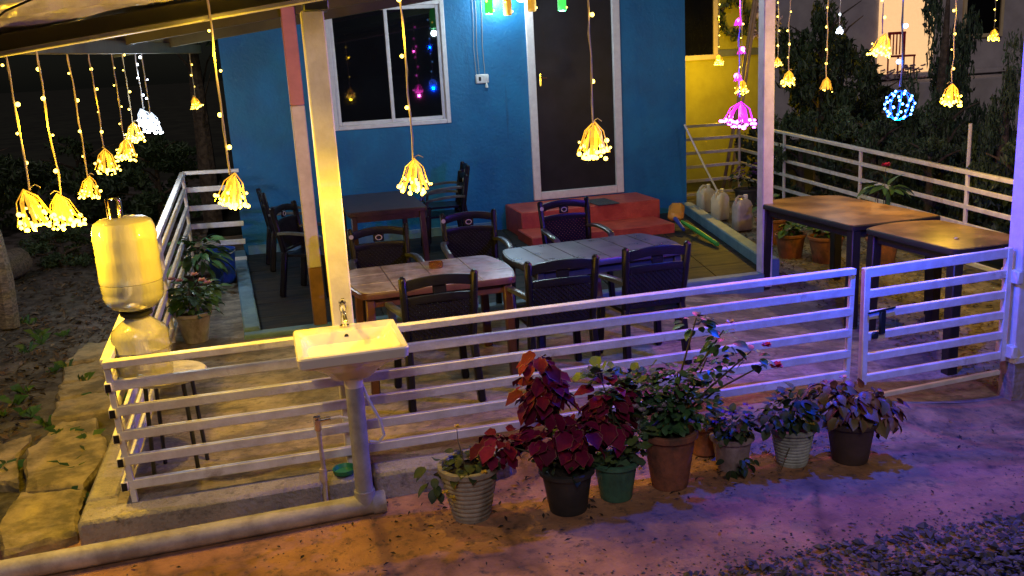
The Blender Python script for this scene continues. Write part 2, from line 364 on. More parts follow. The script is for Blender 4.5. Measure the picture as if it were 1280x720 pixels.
# ------------------------------------------------------------------ mesh building
class MB:
    def __init__(self):
        self.V, self.F, self.I = [], [], []

    def add(self, vs, fs, mi=0, mtx=None):
        b = len(self.V)
        self.V += [tuple(mtx @ Vector(v)) if mtx is not None else tuple(v) for v in vs]
        for f in fs:
            self.F.append([b + i for i in f]); self.I.append(mi)
        return self

    def box(self, c, s, ch=0.0, mtx=None, mi=0):
        hx, hy, hz = s[0] / 2, s[1] / 2, s[2] / 2
        ch = min(ch, hx * .9, hy * .9, hz * .9)
        if ch <= 0:
            v = [(c[0] + x * hx, c[1] + y * hy, c[2] + z * hz) for z in (-1, 1) for y in (-1, 1) for x in (-1, 1)]
            f = [(0, 2, 3, 1), (4, 5, 7, 6), (0, 1, 5, 4), (2, 6, 7, 3), (0, 4, 6, 2), (1, 3, 7, 5)]
            return self.add(v, f, mi, mtx)
        v, idx = [], {}
        for sx in (-1, 1):
            for sy in (-1, 1):
                for sz in (-1, 1):
                    for ax in range(3):
                        p = [sx * hx, sy * hy, sz * hz]
                        for k, sg in enumerate((sx, sy, sz)):
                            if k != ax:
                                p[k] -= sg * ch
                        idx[(sx, sy, sz, ax)] = len(v)
                        v.append((c[0] + p[0], c[1] + p[1], c[2] + p[2]))
        f = []

        def face(keys):
            pts = [Vector(v[idx[k]]) for k in keys]
            n = (pts[1] - pts[0]).cross(pts[2] - pts[0])
            ctr = sum(pts, Vector()) / len(pts) - Vector(c)
            ids = [idx[k] for k in keys]
            f.append(ids if n.dot(ctr) > 0 else ids[::-1])
        for s_ in (-1, 1):
            face([(s_, -1, -1, 0), (s_, 1, -1, 0), (s_, 1, 1, 0), (s_, -1, 1, 0)])
            face([(-1, s_, -1, 1), (1, s_, -1, 1), (1, s_, 1, 1), (-1, s_, 1, 1)])
            face([(-1, -1, s_, 2), (1, -1, s_, 2), (1, 1, s_, 2), (-1, 1, s_, 2)])
        for a in (-1, 1):
            for b in (-1, 1):
                face([(a, b, -1, 0), (a, b, 1, 0), (a, b, 1, 1), (a, b, -1, 1)])
                face([(a, -1, b, 0), (a, 1, b, 0), (a, 1, b, 2), (a, -1, b, 2)])
                face([(-1, a, b, 1), (1, a, b, 1), (1, a, b, 2), (-1, a, b, 2)])
                for d in (-1, 1):
                    face([(a, b, d, 0), (a, b, d, 1), (a, b, d, 2)])
        return self.add(v, f, mi, mtx)

    def bar(self, p0, p1, w, h, ch=0.0, up=(0, 0, 1), mi=0):
        p0, p1 = Vector(p0), Vector(p1)
        d = p1 - p0
        L = d.length
        x = d.normalized()
        u = Vector(up)
        if abs(u.dot(x)) > 0.98:
            u = Vector((0, 1, 0))
        y = u.cross(x).normalized()
        z = x.cross(y)
        m = Matrix(((x.x, y.x, z.x, 0), (x.y, y.y, z.y, 0), (x.z, y.z, z.z, 0), (0, 0, 0, 1)))
        m.translation = (p0 + p1) / 2
        return self.box((0, 0, 0), (L, w, h), ch, m, mi)

    def tube(self, pts, r, n=8, cap=True, mi=0):
        pts = [Vector(p) for p in pts]
        rs = r if isinstance(r, (list, tuple)) else [r] * len(pts)
        vs, fs = [], []
        nrm = None
        for i, p in enumerate(pts):
            t = (pts[min(i + 1, len(pts) - 1)] - pts[max(i - 1, 0)]).normalized()
            if nrm is None:
                a = Vector((0, 0, 1)) if abs(t.z) < 0.9 else Vector((1, 0, 0))
                nrm = a.cross(t).normalized()
            nrm = (nrm - t * nrm.dot(t)).normalized()
            b = t.cross(nrm)
            for k in range(n):
                a = 2 * PI * k / n
                vs.append(p + (nrm * math.cos(a) + b * math.sin(a)) * rs[i])
        for i in range(len(pts) - 1):
            for k in range(n):
                fs.append((i * n + k, i * n + (k + 1) % n, (i + 1) * n + (k + 1) % n, (i + 1) * n + k))
        if cap:
            fs.append(tuple(range(n))[::-1])
            fs.append(tuple((len(pts) - 1) * n + k for k in range(n)))
        return self.add(vs, fs, mi)

    def sweep(self, pts, w, h, side=(1, 0, 0), ch=.25, mi=0):
        """rounded bar w (along side) x h swept smoothly along a path"""
        pts = [Vector(p) for p in pts]
        vs, fs = [], []
        c = ch
        sec = [(1 - c, -1), (1, -1 + c), (1, 1 - c), (1 - c, 1), (-1 + c, 1), (-1, 1 - c), (-1, -1 + c), (-1 + c, -1)]
        for i, p in enumerate(pts):
            t = (pts[min(i + 1, len(pts) - 1)] - pts[max(i - 1, 0)]).normalized()
            a = Vector(side); a = (a - t * a.dot(t)).normalized()
            b = t.cross(a)
            for u, v in sec:
                vs.append(p + a * u * w / 2 + b * v * h / 2)
        n = 8
        for i in range(len(pts) - 1):
            for k in range(n):
                fs.append((i * n + k, i * n + (k + 1) % n, (i + 1) * n + (k + 1) % n, (i + 1) * n + k))
        fs.append(tuple(range(n))[::-1]); fs.append(tuple((len(pts) - 1) * n + k for k in range(n)))
        return self.add(vs, fs, mi)

    def lathe(self, prof, n=24, c=(0, 0, 0), mi=0, wob=0.0):
        vs, fs = [], []
        for r, z in prof:
            for k in range(n):
                a = 2 * PI * k / n
                rr = r * (1 + wob * math.sin(a * 7))
                vs.append((c[0] + rr * math.cos(a), c[1] + rr * math.sin(a), c[2] + z))
        for i in range(len(prof) - 1):
            for k in range(n):
                fs.append((i * n + k, i * n + (k + 1) % n, (i + 1) * n + (k + 1) % n, (i + 1) * n + k))
        if prof[0][0] > 1e-4:
            fs.append(tuple(range(n))[::-1])
        if prof[-1][0] > 1e-4:
            fs.append(tuple((len(prof) - 1) * n + k for k in range(n)))
        return self.add(vs, fs, mi)

    def sphere(self, c, r, n=8, m=6, mi=0):
        return self.lathe([(r * math.sin(PI * i / m) + 1e-5, -r * math.cos(PI * i / m)) for i in range(m + 1)], n, c, mi)

    def prism(self, poly, z0, z1, mi=0, inset=0.0, jit=0.0):
        n = len(poly)
        cx = sum(p[0] for p in poly) / n; cy = sum(p[1] for p in poly) / n
        vs = [(x, y, z0) for x, y in poly]
        if inset:
            vs += [(x, y, z1 - inset) for x, y in poly]
            for x, y in poly:
                d = math.hypot(x - cx, y - cy) or 1
                k = max(0.2, 1 - inset / d)
                vs.append((cx + (x - cx) * k, cy + (y - cy) * k, z1 + random.uniform(-jit, jit)))
            lv = 3
        else:
            vs += [(x, y, z1) for x, y in poly]; lv = 2
        fs = [tuple(range(n))[::-1], tuple((lv - 1) * n + i for i in range(n))]
        for l in range(lv - 1):
            for i in range(n):
                fs.append((l * n + i, l * n + (i + 1) % n, (l + 1) * n + (i + 1) % n, (l + 1) * n + i))
        return self.add(vs, fs, mi)

    def mesh(self, name, mats, smooth=True, angle=38):
        me = bpy.data.meshes.new(name)
        me.from_pydata(self.V, [], self.F)
        if not isinstance(mats, (list, tuple)):
            mats = [mats]
        for m in mats:
            me.materials.append(m)
        if len(mats) > 1:
            me.polygons.foreach_set("material_index", self.I)
        if smooth:
            me.polygons.foreach_set("use_smooth", [True] * len(self.F))
            me.update()
            me.set_sharp_from_angle(angle=math.radians(angle))
        me.update()
        return me


def link(name, data, parent=None, loc=(0, 0, 0), rot=None):
    o = bpy.data.objects.new(name, data)
    col.objects.link(o)
    if parent is not None:
        o.parent = parent
    o.location = loc
    if rot is not None:
        o.rotation_euler = rot
    return o


def part(name, mb, m, parent, loc=(0, 0, 0), rot=None, label=None, kind=None, smooth=True):
    o = link(name, mb.mesh(name, m, smooth) if isinstance(mb, MB) else mb, parent, loc, rot)
    if label:
        o['label'] = label
    if kind:
        o['kind'] = kind
    return o


def tag(o, label, cat, group=None, kind=None):
    o['label'] = label
    o['category'] = cat
    if group:
        o['group'] = group
    if kind:
        o['kind'] = kind
    return o


def thing(name, label, cat, loc=(0, 0, 0), rz=0.0, group=None):
    o = link(name, None, None, loc, (0, 0, rz))
    o.empty_display_size = 0.1
    return tag(o, label, cat, group)


def struct(name, mb, m, parent=None, smooth=True, kind='structure'):
    o = part(name, mb, m, parent, smooth=smooth)
    if parent is None:
        o['kind'] = kind
    return o


def copy_tree(o, parent=None):
    c = o.copy()
    col.objects.link(c)
    if parent is not None:
        c.parent = parent
    for ch in list(o.children):
        copy_tree(ch, c)
    return c


def smooth01(a, b, x):
    t = max(0.0, min(1.0, (x - a) / (b - a)))
    return t * t * (3 - 2 * t)


def grid(fn, x0, x1, y0, y1, nx, ny, skip=None):
    mb = MB()
    vs = []
    for j in range(ny + 1):
        for i in range(nx + 1):
            x = x0 + (x1 - x0) * i / nx; y = y0 + (y1 - y0) * j / ny
            vs.append((x, y, fn(x, y)))
    fs = []
    for j in range(ny):
        for i in range(nx):
            fs.append((j * (nx + 1) + i, j * (nx + 1) + i + 1, (j + 1) * (nx + 1) + i + 1, (j + 1) * (nx + 1) + i))
    return mb.add(vs, fs)


# ------------------------------------------------------------------ ground levels
def patio_z(x, y):
    r = smooth01(3.7, 5.6, x)
    return r * (-0.25 + 0.25 * max(0.0, min(1.0, y / 7.0)))


def path_z(x, y):
    b = -0.15 - 0.13 * smooth01(3.6, 5.6, x)
    if x > 2.0 and y > -0.5:
        k = smooth01(-0.42, 0.0, y) * smooth01(2.0, 2.4, x)
        b = b * (1 - k) + patio_z(x, 0) * k
    return b + 0.006 * mnoise.noise((x * 2.2, y * 2.2, 3))


def dirt_z(x, y):
    base = -0.19 + 0.012 * max(0, y) + 0.05 * smooth01(0.5, 4, -x)
    return base + 0.05 * mnoise.noise((x * 1.3, y * 1.3, 0)) + 0.022 * mnoise.noise((x * 5, y * 5, 7))


struct('ground', grid(lambda x, y: -0.45, -500, 500, -300, 700, 4, 4), M['far_ground'])
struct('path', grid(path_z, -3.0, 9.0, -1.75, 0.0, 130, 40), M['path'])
struct('patio', grid(lambda x, y: patio_z(x, y) + 0.006 * mnoise.noise((x * 3, y * 3, 1)), -0.06, 7.9, 0.0, 8.6, 120, 120), M['patio'])
struct('soil_ground', grid(dirt_z, -9.0, -0.06, -0.34, 17.0, 110, 190), M['dirt'])
struct('garden_ground', grid(lambda x, y: -0.22 + 0.04 * mnoise.noise((x, y, 5)), 7.9, 26, -3, 24, 40, 50), M['far_ground'])
struct('gravel_ground', grid(lambda x, y: path_z(x, -1.6) - 0.02, -3.0, 9.0, -5.0, -1.45, 40, 12), M['gravel_bed'])

# kerb of the patio
kb = MB()
kseg = [(-0.235, 1.265), (1.035, 0.265), (1.30, 0.80)]
for x0, L in kseg:
    kb.box((x0 + L / 2, -0.03, -0.1), (L - 0.006, 0.26, 0.2), 0.018)
kb.box((-0.15, 1.2, -0.1), (0.17, 2.19, 0.2), 0.02)
me = kb.mesh('kerb', M['kerb'])
for v in me.vertices:
    q = v.co
    v.co = q + Vector((0, 0, 1)) * 0.01 * mnoise.noise(q * 4)
ko = link('kerb', me)
ko['kind'] = 'structure'

# ------------------------------------------------------------------ flagstones by the kerb
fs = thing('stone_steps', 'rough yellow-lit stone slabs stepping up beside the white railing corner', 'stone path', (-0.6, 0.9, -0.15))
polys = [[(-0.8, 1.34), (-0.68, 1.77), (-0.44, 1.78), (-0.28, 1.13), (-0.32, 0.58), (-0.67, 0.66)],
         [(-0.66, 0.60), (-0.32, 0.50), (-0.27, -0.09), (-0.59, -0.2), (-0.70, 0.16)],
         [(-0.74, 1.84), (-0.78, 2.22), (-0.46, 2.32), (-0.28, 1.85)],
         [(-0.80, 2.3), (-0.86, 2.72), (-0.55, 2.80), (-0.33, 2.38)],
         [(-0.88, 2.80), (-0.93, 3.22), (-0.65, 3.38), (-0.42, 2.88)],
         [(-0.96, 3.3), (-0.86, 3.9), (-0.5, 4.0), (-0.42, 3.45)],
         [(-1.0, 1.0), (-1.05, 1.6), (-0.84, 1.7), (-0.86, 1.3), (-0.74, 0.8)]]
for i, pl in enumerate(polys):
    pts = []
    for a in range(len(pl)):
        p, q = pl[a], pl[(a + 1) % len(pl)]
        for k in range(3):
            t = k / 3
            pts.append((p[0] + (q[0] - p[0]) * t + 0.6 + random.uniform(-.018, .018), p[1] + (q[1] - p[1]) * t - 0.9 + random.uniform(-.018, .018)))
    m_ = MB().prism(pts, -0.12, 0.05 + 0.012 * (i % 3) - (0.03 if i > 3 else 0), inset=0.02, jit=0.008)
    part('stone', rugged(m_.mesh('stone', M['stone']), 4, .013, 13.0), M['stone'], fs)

# log and stakes at far left
lg = MB()
lg.tube([(0, -0.1, 0.12), (0.25, 0.35, 0.13), (0.5, 1.0, 0.15)], [0.17, 0.19, 0.18], 10)
o = part('cut_log', lg, M['log'], None, (-2.65, 6.4, -0.02)); tag(o, 'short dark cut log lying on the soil at the left edge', 'log')
sp = MB().tube([(0, 0, 0), (0.02, 0, 0.5), (0.0, 0, 0.95), (0.0, 0.01, 1.05)], [0.10, 0.10, 0.085, 0.03], 9)
o = part('stump_post', sp, M['log'], None, (-1.72, 4.9, -0.1)); tag(o, 'round-topped wooden post standing in the soil at the left edge', 'post')


# ------------------------------------------------------------------ litter, gravel (uncountable)
def leaf_quad(mb, p, s, rz, tilt, mi=0):
    m = Matrix.Translation(p) @ Euler((random.uniform(-tilt, tilt), random.uniform(-tilt, tilt), rz)).to_matrix().to_4x4()
    w = s * random.uniform(.3, .5)
    mb.add([(-s, 0, 0), (0, -w, s * .2), (s, 0, 0), (0, w, s * .2)], [(0, 1, 2), (0, 2, 3)], mi, m)


mb = MB()
for _ in range(5200):
    x = -0.1 - abs(random.gauss(0, 1.5)); y = random.uniform(-0.3, 10)
    if x < -7 or (x > -0.95 and y < 3.9 and random.random() < .93):
        continue
    leaf_quad(mb, (x, y, dirt_z(x, y) + 0.014), random.uniform(.015, .05), random.uniform(0, 6.3), .6)
o = part('leaf_litter', mb, M['leaf_litter'], None, kind='stuff', smooth=False)
tag(o, 'dry leaves scattered over the dark soil left of the patio', 'leaf litter', kind='stuff')
mb = MB()
for _ in range(170):
    x = random.uniform(-0.4, 5.5); y = random.uniform(-1.5, -0.35)
    if random.random() < 0.55:
        x = random.gauss(1.7, .7)
    leaf_quad(mb, (x, y, path_z(x, y) + 0.012), random.uniform(.008, .022), random.uniform(0, 6.3), .35)
for _ in range(260):
    x = random.gauss(2.9, .9); y = random.gauss(-.42, .14)
    leaf_quad(mb, (x, min(y, -.17), path_z(x, min(y, -.17)) + 0.012), random.uniform(.008, .026), random.uniform(0, 6.3), .5)
o = part('fallen_leaves', mb, M['litter_dark'], None, smooth=False)
tag(o, 'small dark fallen leaves scattered over the concrete path', 'fallen leaves', kind='stuff')
mb = MB()
for _ in range(2600):
    x = random.uniform(-.6, 5.6); y = random.uniform(-1.5, -.2)
    if mnoise.noise((x * 1.7, y * 1.7, 9)) < random.uniform(-.5, .6):
        continue
    s = random.uniform(.002, .007)
    m = Matrix.Translation((x, y, path_z(x, y) + s * .3)) @ Euler((0, 0, random.uniform(0, 6))).to_matrix().to_4x4()
    mb.add([(s, 0, 0), (0, s * .8, 0), (-s, 0, 0), (0, -s * .7, 0), (0, 0, s * .7)], [(0, 1, 4), (1, 2, 4), (2, 3, 4), (3, 0, 4)], 0, m)
o = part('grit', mb, M['gravel'], None, smooth=False)
tag(o, 'fine grit and crumbs scattered over the concrete path', 'grit', kind='stuff')
mb = MB()
for _ in range(28):
    a_, b_ = random.choice(((-.30, .45), (-.42, 1.1), (-.70, 1.8), (-.55, 2.3), (-.6, 2.85), (-.9, 1.0), (-1.0, 2.4), (-1.0, 3.4), (-1.6, 5.0), (-1.3, 4.2)))
    cx, cy = a_ + random.gauss(0, .10), b_ + random.gauss(0, .16)
    z = dirt_z(cx, cy)
    for _k in range(9):
        an = random.uniform(0, 6.3); L = random.uniform(.04, .12); w = .004
        dx, dy = math.cos(an), math.sin(an)
        p = (cx + random.gauss(0, .02), cy + random.gauss(0, .02))
        mb.add([(p[0] - dy * w, p[1] + dx * w, z), (p[0] + dy * w, p[1] - dx * w, z), (p[0] + dx * L * .35, p[1] + dy * L * .35, z + L * .8), (p[0] + dx * L, p[1] + dy * L, z + L * .75)], [(0, 1, 2), (1, 3, 2)])
o = part('grass_tufts', mb, M['leaf_green'], None, smooth=False)
tag(o, 'small grass tufts between the stone slabs and on the soil', 'grass', kind='stuff')
mb = MB()
for _ in range(3800):
    x = random.uniform(5.65, 7.6); y = random.uniform(0.1, 6.5)
    leaf_quad(mb, (x, y, patio_z(x, y) + 0.015), random.uniform(.012, .035), random.uniform(0, 6.3), .5)
o = part('golden_leaf_litter', mb, M['litter_gold'], None, smooth=False)
tag(o, 'golden dry leaves covering the ground under the brown tables', 'leaf litter', kind='stuff')
mb = MB()
for _ in range(8500):
    x = random.uniform(1.6, 5.6); y = -1.47 - abs(random.uniform(0, 1.0)) ** 1.0
    edge = -1.47 + 0.03 * mnoise.noise((x * 3, 0, 0))
    y += edge + 1.47
    s = random.uniform(.007, .024) if random.random() < .86 else random.uniform(.024, .048)
    m = Matrix.Translation((x, y, path_z(x, -1.6) + random.uniform(-.005, .02))) @ Euler((random.uniform(-.6, .6), random.uniform(-.6, .6), random.uniform(0, 6.3))).to_matrix().to_4x4()
    a, b, c = s, s * random.uniform(.5, .8), s * random.uniform(.3, .55)
    mb.add([(a, 0, 0), (-a * .8, .1 * b, 0), (.1 * a, b, 0), (-.1 * a, -b, .1 * c), (.2 * a, .1 * b, c), (0, 0, -c)],
           [(0, 2, 4), (2, 1, 4), (1, 3, 4), (3, 0, 4), (2, 0, 5), (1, 2, 5), (3, 1, 5), (0, 3, 5)], 0, m)
for _ in range(420):
    x = random.uniform(1.2, 5.6); y = -1.47 + abs(random.gauss(0, .10)); s = random.uniform(.004, .014)
    m = Matrix.Translation((x, y, path_z(x, y) + s * .2)) @ Euler((random.uniform(-.4, .4), random.uniform(-.4, .4), random.uniform(0, 6.3))).to_matrix().to_4x4()
    mb.add([(s, 0, 0), (-s * .8, .1 * s, 0), (.1 * s, s * .7, 0), (-.1 * s, -s * .7, 0), (.1 * s, 0, s * .5)], [(0, 2, 4), (2, 1, 4), (1, 3, 4), (3, 0, 4)], 0, m)
o = part('gravel', mb, M['gravel'], None, smooth=False)
tag(o, 'loose dark grey gravel along the edge of the path', 'gravel', kind='stuff')

# ------------------------------------------------------------------ veranda floor
ver = link('veranda_floor', None); ver['kind'] = 'structure'
VL0, VL1, VR0, VR1 = Vector((0.70, 3.10)), Vector((0.53, 6.90)), Vector((5.62, 3.06)), Vector((6.52, 6.90))
NX, NY = 9, 7
for j in range(NY):
    for i in range(NX):
        def q(u, v):
            a = VL0.lerp(VL1, v); b = VR0.lerp(VR1, v); return a.lerp(b, u)
        g = 0.004
        c0, c1, c2, c3 = q(i / NX, j / NY), q((i + 1) / NX, j / NY), q((i + 1) / NX, (j + 1) / NY), q(i / NX, (j + 1) / NY)
        cc = (c0 + c1 + c2 + c3) / 4
        pl = [tuple(cc + (p - cc) * (1 - g / 0.25)) for p in (c0, c1, c2, c3)]
        part('tile', MB().prism(pl, -0.02, 0.012 + random.uniform(0, .0012)), M['ver_tile'], ver, smooth=False)
vb = [((0.64, 3.1), (0.47, 6.95), 0.14, 0.075), ((5.69, 3.13), (6.56, 6.95), 0.15, 0.13), ((0.57, 3.05), (5.50, 3.01), 0.13, 0.04)]
for (a, b, w, h) in vb:
    bb = MB().bar((*a, h / 2 - 0.15), (*b, h / 2 - 0.15), w, h + 0.3, 0.012)
    part('border', bb, M['ver_border'], ver)

# ------------------------------------------------------------------ house
WY = 6.95
house = thing('house', 'teal blue house front with dark door, white window and red steps', 'house', (3.5, WY, 0))


def hp(name, mb, m, parent=None, label=None):
    if parent is None:
        for i, v in enumerate(mb.V):
            mb.V[i] = (v[0] - 3.5, v[1] - WY, v[2])
        return part(name, mb, m, house, label=label)
    for i, v in enumerate(mb.V):
        mb.V[i] = (v[0] - 3.5, v[1] - WY, v[2])
    return part(name, mb, m, parent, label=label)


HT = 4.2
w = MB()
T = 0.18


def wbox(x0, x1, z0, z1):
    w.box(((x0 + x1) / 2, WY + T / 2, (z0 + z1) / 2), (x1 - x0, T, z1 - z0))


xs0, xs1 = 0.53, 6.57
wx0, wx1, wz0, wz1 = 1.79, 3.28, 1.46, 2.99
dx0, dx1, dz0, dz1 = 4.335, 5.625, 0.355, 3.05
wbox(xs0, wx0, -0.3, HT); wbox(wx0, wx1, -0.3, wz0); wbox(wx0, wx1, wz1, HT); wbox(wx1, dx0, -0.3, HT)
wbox(dx0, dx1, -0.3, dz0); wbox(dx0, dx1, dz1, HT); wbox(dx1, xs1, -0.3, HT)
w.box((xs0 + T / 2, WY + T + 2.5, 1.9), (T, 5.0, 4.4)); w.box((xs1 - T / 2, WY + T + 2.5, 1.9), (T, 5.0, 4.4))
hp('wall', w, M['wall'])
# window
f_ = MB()
fw = 0.075


def frame_ring(mb, x0, x1, z0, z1, y0, y1, t):
    yc, d = (y0 + y1) / 2, abs(y1 - y0)
    mb.box((x0 + t / 2, yc, (z0 + z1) / 2), (t, d, z1 - z0), .006)
    mb.box((x1 - t / 2, yc, (z0 + z1) / 2), (t, d, z1 - z0), .006)
    mb.box(((x0 + x1) / 2, yc, z0 + t / 2), (x1 - x0 - 2 * t, d - .002, t), .006)
    mb.box(((x0 + x1) / 2, yc, z1 - t / 2), (x1 - x0 - 2 * t, d - .002, t), .006)


frame_ring(f_, wx0, wx1, wz0, wz1, WY - 0.022, WY + 0.09, 0.055)
win = hp('window', f_, M['window_white'])
xm = (wx0 + wx1) / 2
for a, b, yy in ((wx0 + .055, xm + .03, WY + .02), (xm - .03, wx1 - .055, WY + .055)):
    s_ = MB(); frame_ring(s_, a, b, wz0 + .055, wz1 - .055, yy - .016, yy + .016, .045)
    hp('sash', s_, M['window_white'], win)
    g_ = MB().box(((a + b) / 2, yy, (wz0 + wz1) / 2), (b - a - .088, .008, wz1 - wz0 - .198))
    hp('pane', g_, M['glass_dark'], win)
# door
f_ = MB()
frame_ring(f_, dx0, dx1, dz0, dz1, WY - 0.03, WY + 0.1, 0.105)
door = hp('door', f_, M['window_white'])
hp('door_panel', MB().box(((dx0 + dx1) / 2, WY + .03, (dz0 + dz1) / 2), (dx1 - dx0 - .214, .03, dz1 - dz0 - .214)), M['door_dark'], door)
h_ = MB(); h_.box((dx0 + .165, WY - .003, 1.93), (.035, .03, .17), .006); h_.tube([(dx0 + .165, WY - .02, 1.96), (dx0 + .165, WY - .06, 1.96), (dx0 + .24, WY - .06, 1.955)], .009, 8)
hp('handle', h_, M['chrome'], door)
# red steps
hp('step', MB().box((4.80, 5.83, 0.055), (1.85, 0.66, 0.15), .012), M['red'])
hp('step', MB().box((4.87, 6.54, 0.16), (1.88, 0.80, 0.36), .012), M['red'])
hp('skirting', MB().box((2.18, WY - .012, .06), (3.2, .024, .12), .004), M['ver_border'])
# doormat
o = part('doormat', MB().box((0, 0, .008), (.30, .50, .016), .006), M['mat_grey'], None, (5.07, 6.33, .341), (0, 0, .05))
tag(o, 'small grey doormat on the upper red step below the door', 'doormat')
# switch
sw = thing('wall_socket', 'white switch box with thin wires on the blue wall between window and door', 'switch', (3.717, WY, 1.99))
part('plate', MB().box((0, -.025, 0), (.17, .05, .115), .012), M['switch'], sw)
part('socket', MB().box((-.035, -.053, .0), (.03, .01, .05), .003), M['hole'], sw)
part('rocker', MB().box((.025, -.055, .005), (.022, .014, .06), .003), M['switch'], sw)
part('rocker', MB().box((.055, -.055, .005), (.022, .014, .06), .003), M['switch'], sw)
pl_ = MB(); pl_.tube([(.045, -.06, -.05), (.045, -.07, -.085), (.045, -.065, -.11)], [.008, .017, .02], 8)
part('plug', pl_, M['switch'], sw)
for dx in (-.07, -.03, .045):
    part('wire', MB().tube([(dx, -.008, .05), (dx - .012, -.008, .4), (dx + .006, -.008, .8), (dx, -.008, 1.35)], .0035, 6), M['cable'], sw)

# ------------------------------------------------------------------ porch roof
roof = thing('porch_roof', 'sloping porch roof with olive front beam and crumpled white sheet edge', 'roof', (0, 0, 0))


def rz_(x):
    return 2.36 + 0.132 * (x + 0.25)


part('beam', MB().bar((-0.40, -0.02, rz_(-0.40) + 0.038), (7.4, -0.02, rz_(7.4) + 0.038), .08, .075, .006), M['beam'], roof)
part('trim', MB().bar((-0.40, -0.03, rz_(-0.40) - 0.012), (7.4, -0.03, rz_(7.4) - 0.012), .10, .022, .004), M['beam_edge'], roof)
part('side_beam', MB().bar((-0.34, 0.03, rz_(-0.34) + .06), (0.30, 7.1, rz_(.3) + .10), .06, .10, .005), M['beam'], roof)
# crumpled sheet overhang
sh = MB()
nx, ny = 120, 10
vs_, f2 = [], []
for j in range(ny + 1):
    for i in range(nx + 1):
        x = -0.42 + 2.6 * i / nx
        y = 0.01 - 0.30 * j / ny
        z = rz_(x) + 0.080 + 0.10 * (j / ny) ** 1.3 + (0.028 * mnoise.noise((x * 3.5 + j * .12, j * .5, 2)) + .014 * mnoise.noise((x * 11, j * .8, 4))) * min(1, j / 2)
        vs_.append((x, y, z))
for j in range(ny):
    for i in range(nx):
        f2.append((j * (nx + 1) + i, j * (nx + 1) + i + 1, (j + 1) * (nx + 1) + i + 1, (j + 1) * (nx + 1) + i))
sh.add(vs_, f2)
part('plastic_sheet', sh, M['tarp'], roof)
# corrugated sheet
cs = MB()
vs_, f2 = [], []
nc = 260
for j in range(2):
    for i in range(nc + 1):
        x = -0.55 + 8.0 * i / nc
        vs_.append((x, -0.42 + 7.9 * j, rz_(x) + 0.215 + 0.012 * math.sin(x * 2 * PI / 0.076 * .5) + .02 * j))
for i in range(nc):
    f2.append((i, i + 1, nc + 2 + i, nc + 1 + i))
cs.add(vs_, f2)
part('roof_sheet', cs, M['roof'], roof)
for yy in (1.6, 3.1, 5.0):
    part('purlin', MB().bar((-0.4, yy, rz_(-.4) + .14), (7.3, yy, rz_(7.3) + .14), .06, .1, .004), M['beam'], roof)
wr = MB(); wr.tube([(-.35, -.10, rz_(-.35) + .06), (-0.1, -.34, rz_(0) + .13), (0.35, -.36, rz_(.35) + .26), (.6, -.2, rz_(.6) + .3)], .005, 6)
part('wire', wr, M['black_end'], roof)


# ------------------------------------------------------------------ porch posts
def post(x, y, z0, w, label, sections):
    t = thing('porch_post', label, 'post', (x, y, z0), group='posts carrying the porch roof')
    for (a, b, m, nm) in sections:
        part(nm, MB().box((0, 0, (a + b) / 2 - z0), (w, w, b - a - .002), .007), m, t)
    return t


p_ = post(1.235, 0.09, -0.02, 0.115, 'tall white porch post rising right behind the ceramic sink', [(-0.02, 2.50, M['post'], 'shaft')])
part('bracket', MB().box((0.02, -.02, 2.56), (.13, .16, .10), .008), M['bracket'], p_)
p_ = post(1.225, 3.1, 0.0, 0.115, 'lilac porch post, pink light painted on top, at the left front of the veranda',
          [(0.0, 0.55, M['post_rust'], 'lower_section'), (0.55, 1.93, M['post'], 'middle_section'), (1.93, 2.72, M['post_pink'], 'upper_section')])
p_ = post(5.56, 3.06, -0.12, 0.115, 'slim porch post at the veranda corner beside the brown tables', [(-.12, 3.2, M['post'], 'shaft')])
p_ = post(5.72, 0.0, -0.30, 0.135, 'right porch post that carries the hinges of the gate', [(-.30, 0.02, M['post_blue'], 'foot'), (.02, 3.15, M['post'], 'shaft')])
part('cap_sleeve', MB().box((0, 0, 0.34), (.15, .15, .05), .006), M['post'], p_)
part('hinge', MB().box((-.08, -.0, 0.92), (.05, .16, .09), .008), M['white_metal'], p_)
part('hinge', MB().box((-.08, -.0, 0.40), (.05, .16, .09), .008), M['white_metal'], p_)


# ------------------------------------------------------------------ railings
def lerp3(a, b, t):
    return tuple(a[i] + (b[i] - a[i]) * t for i in range(3))


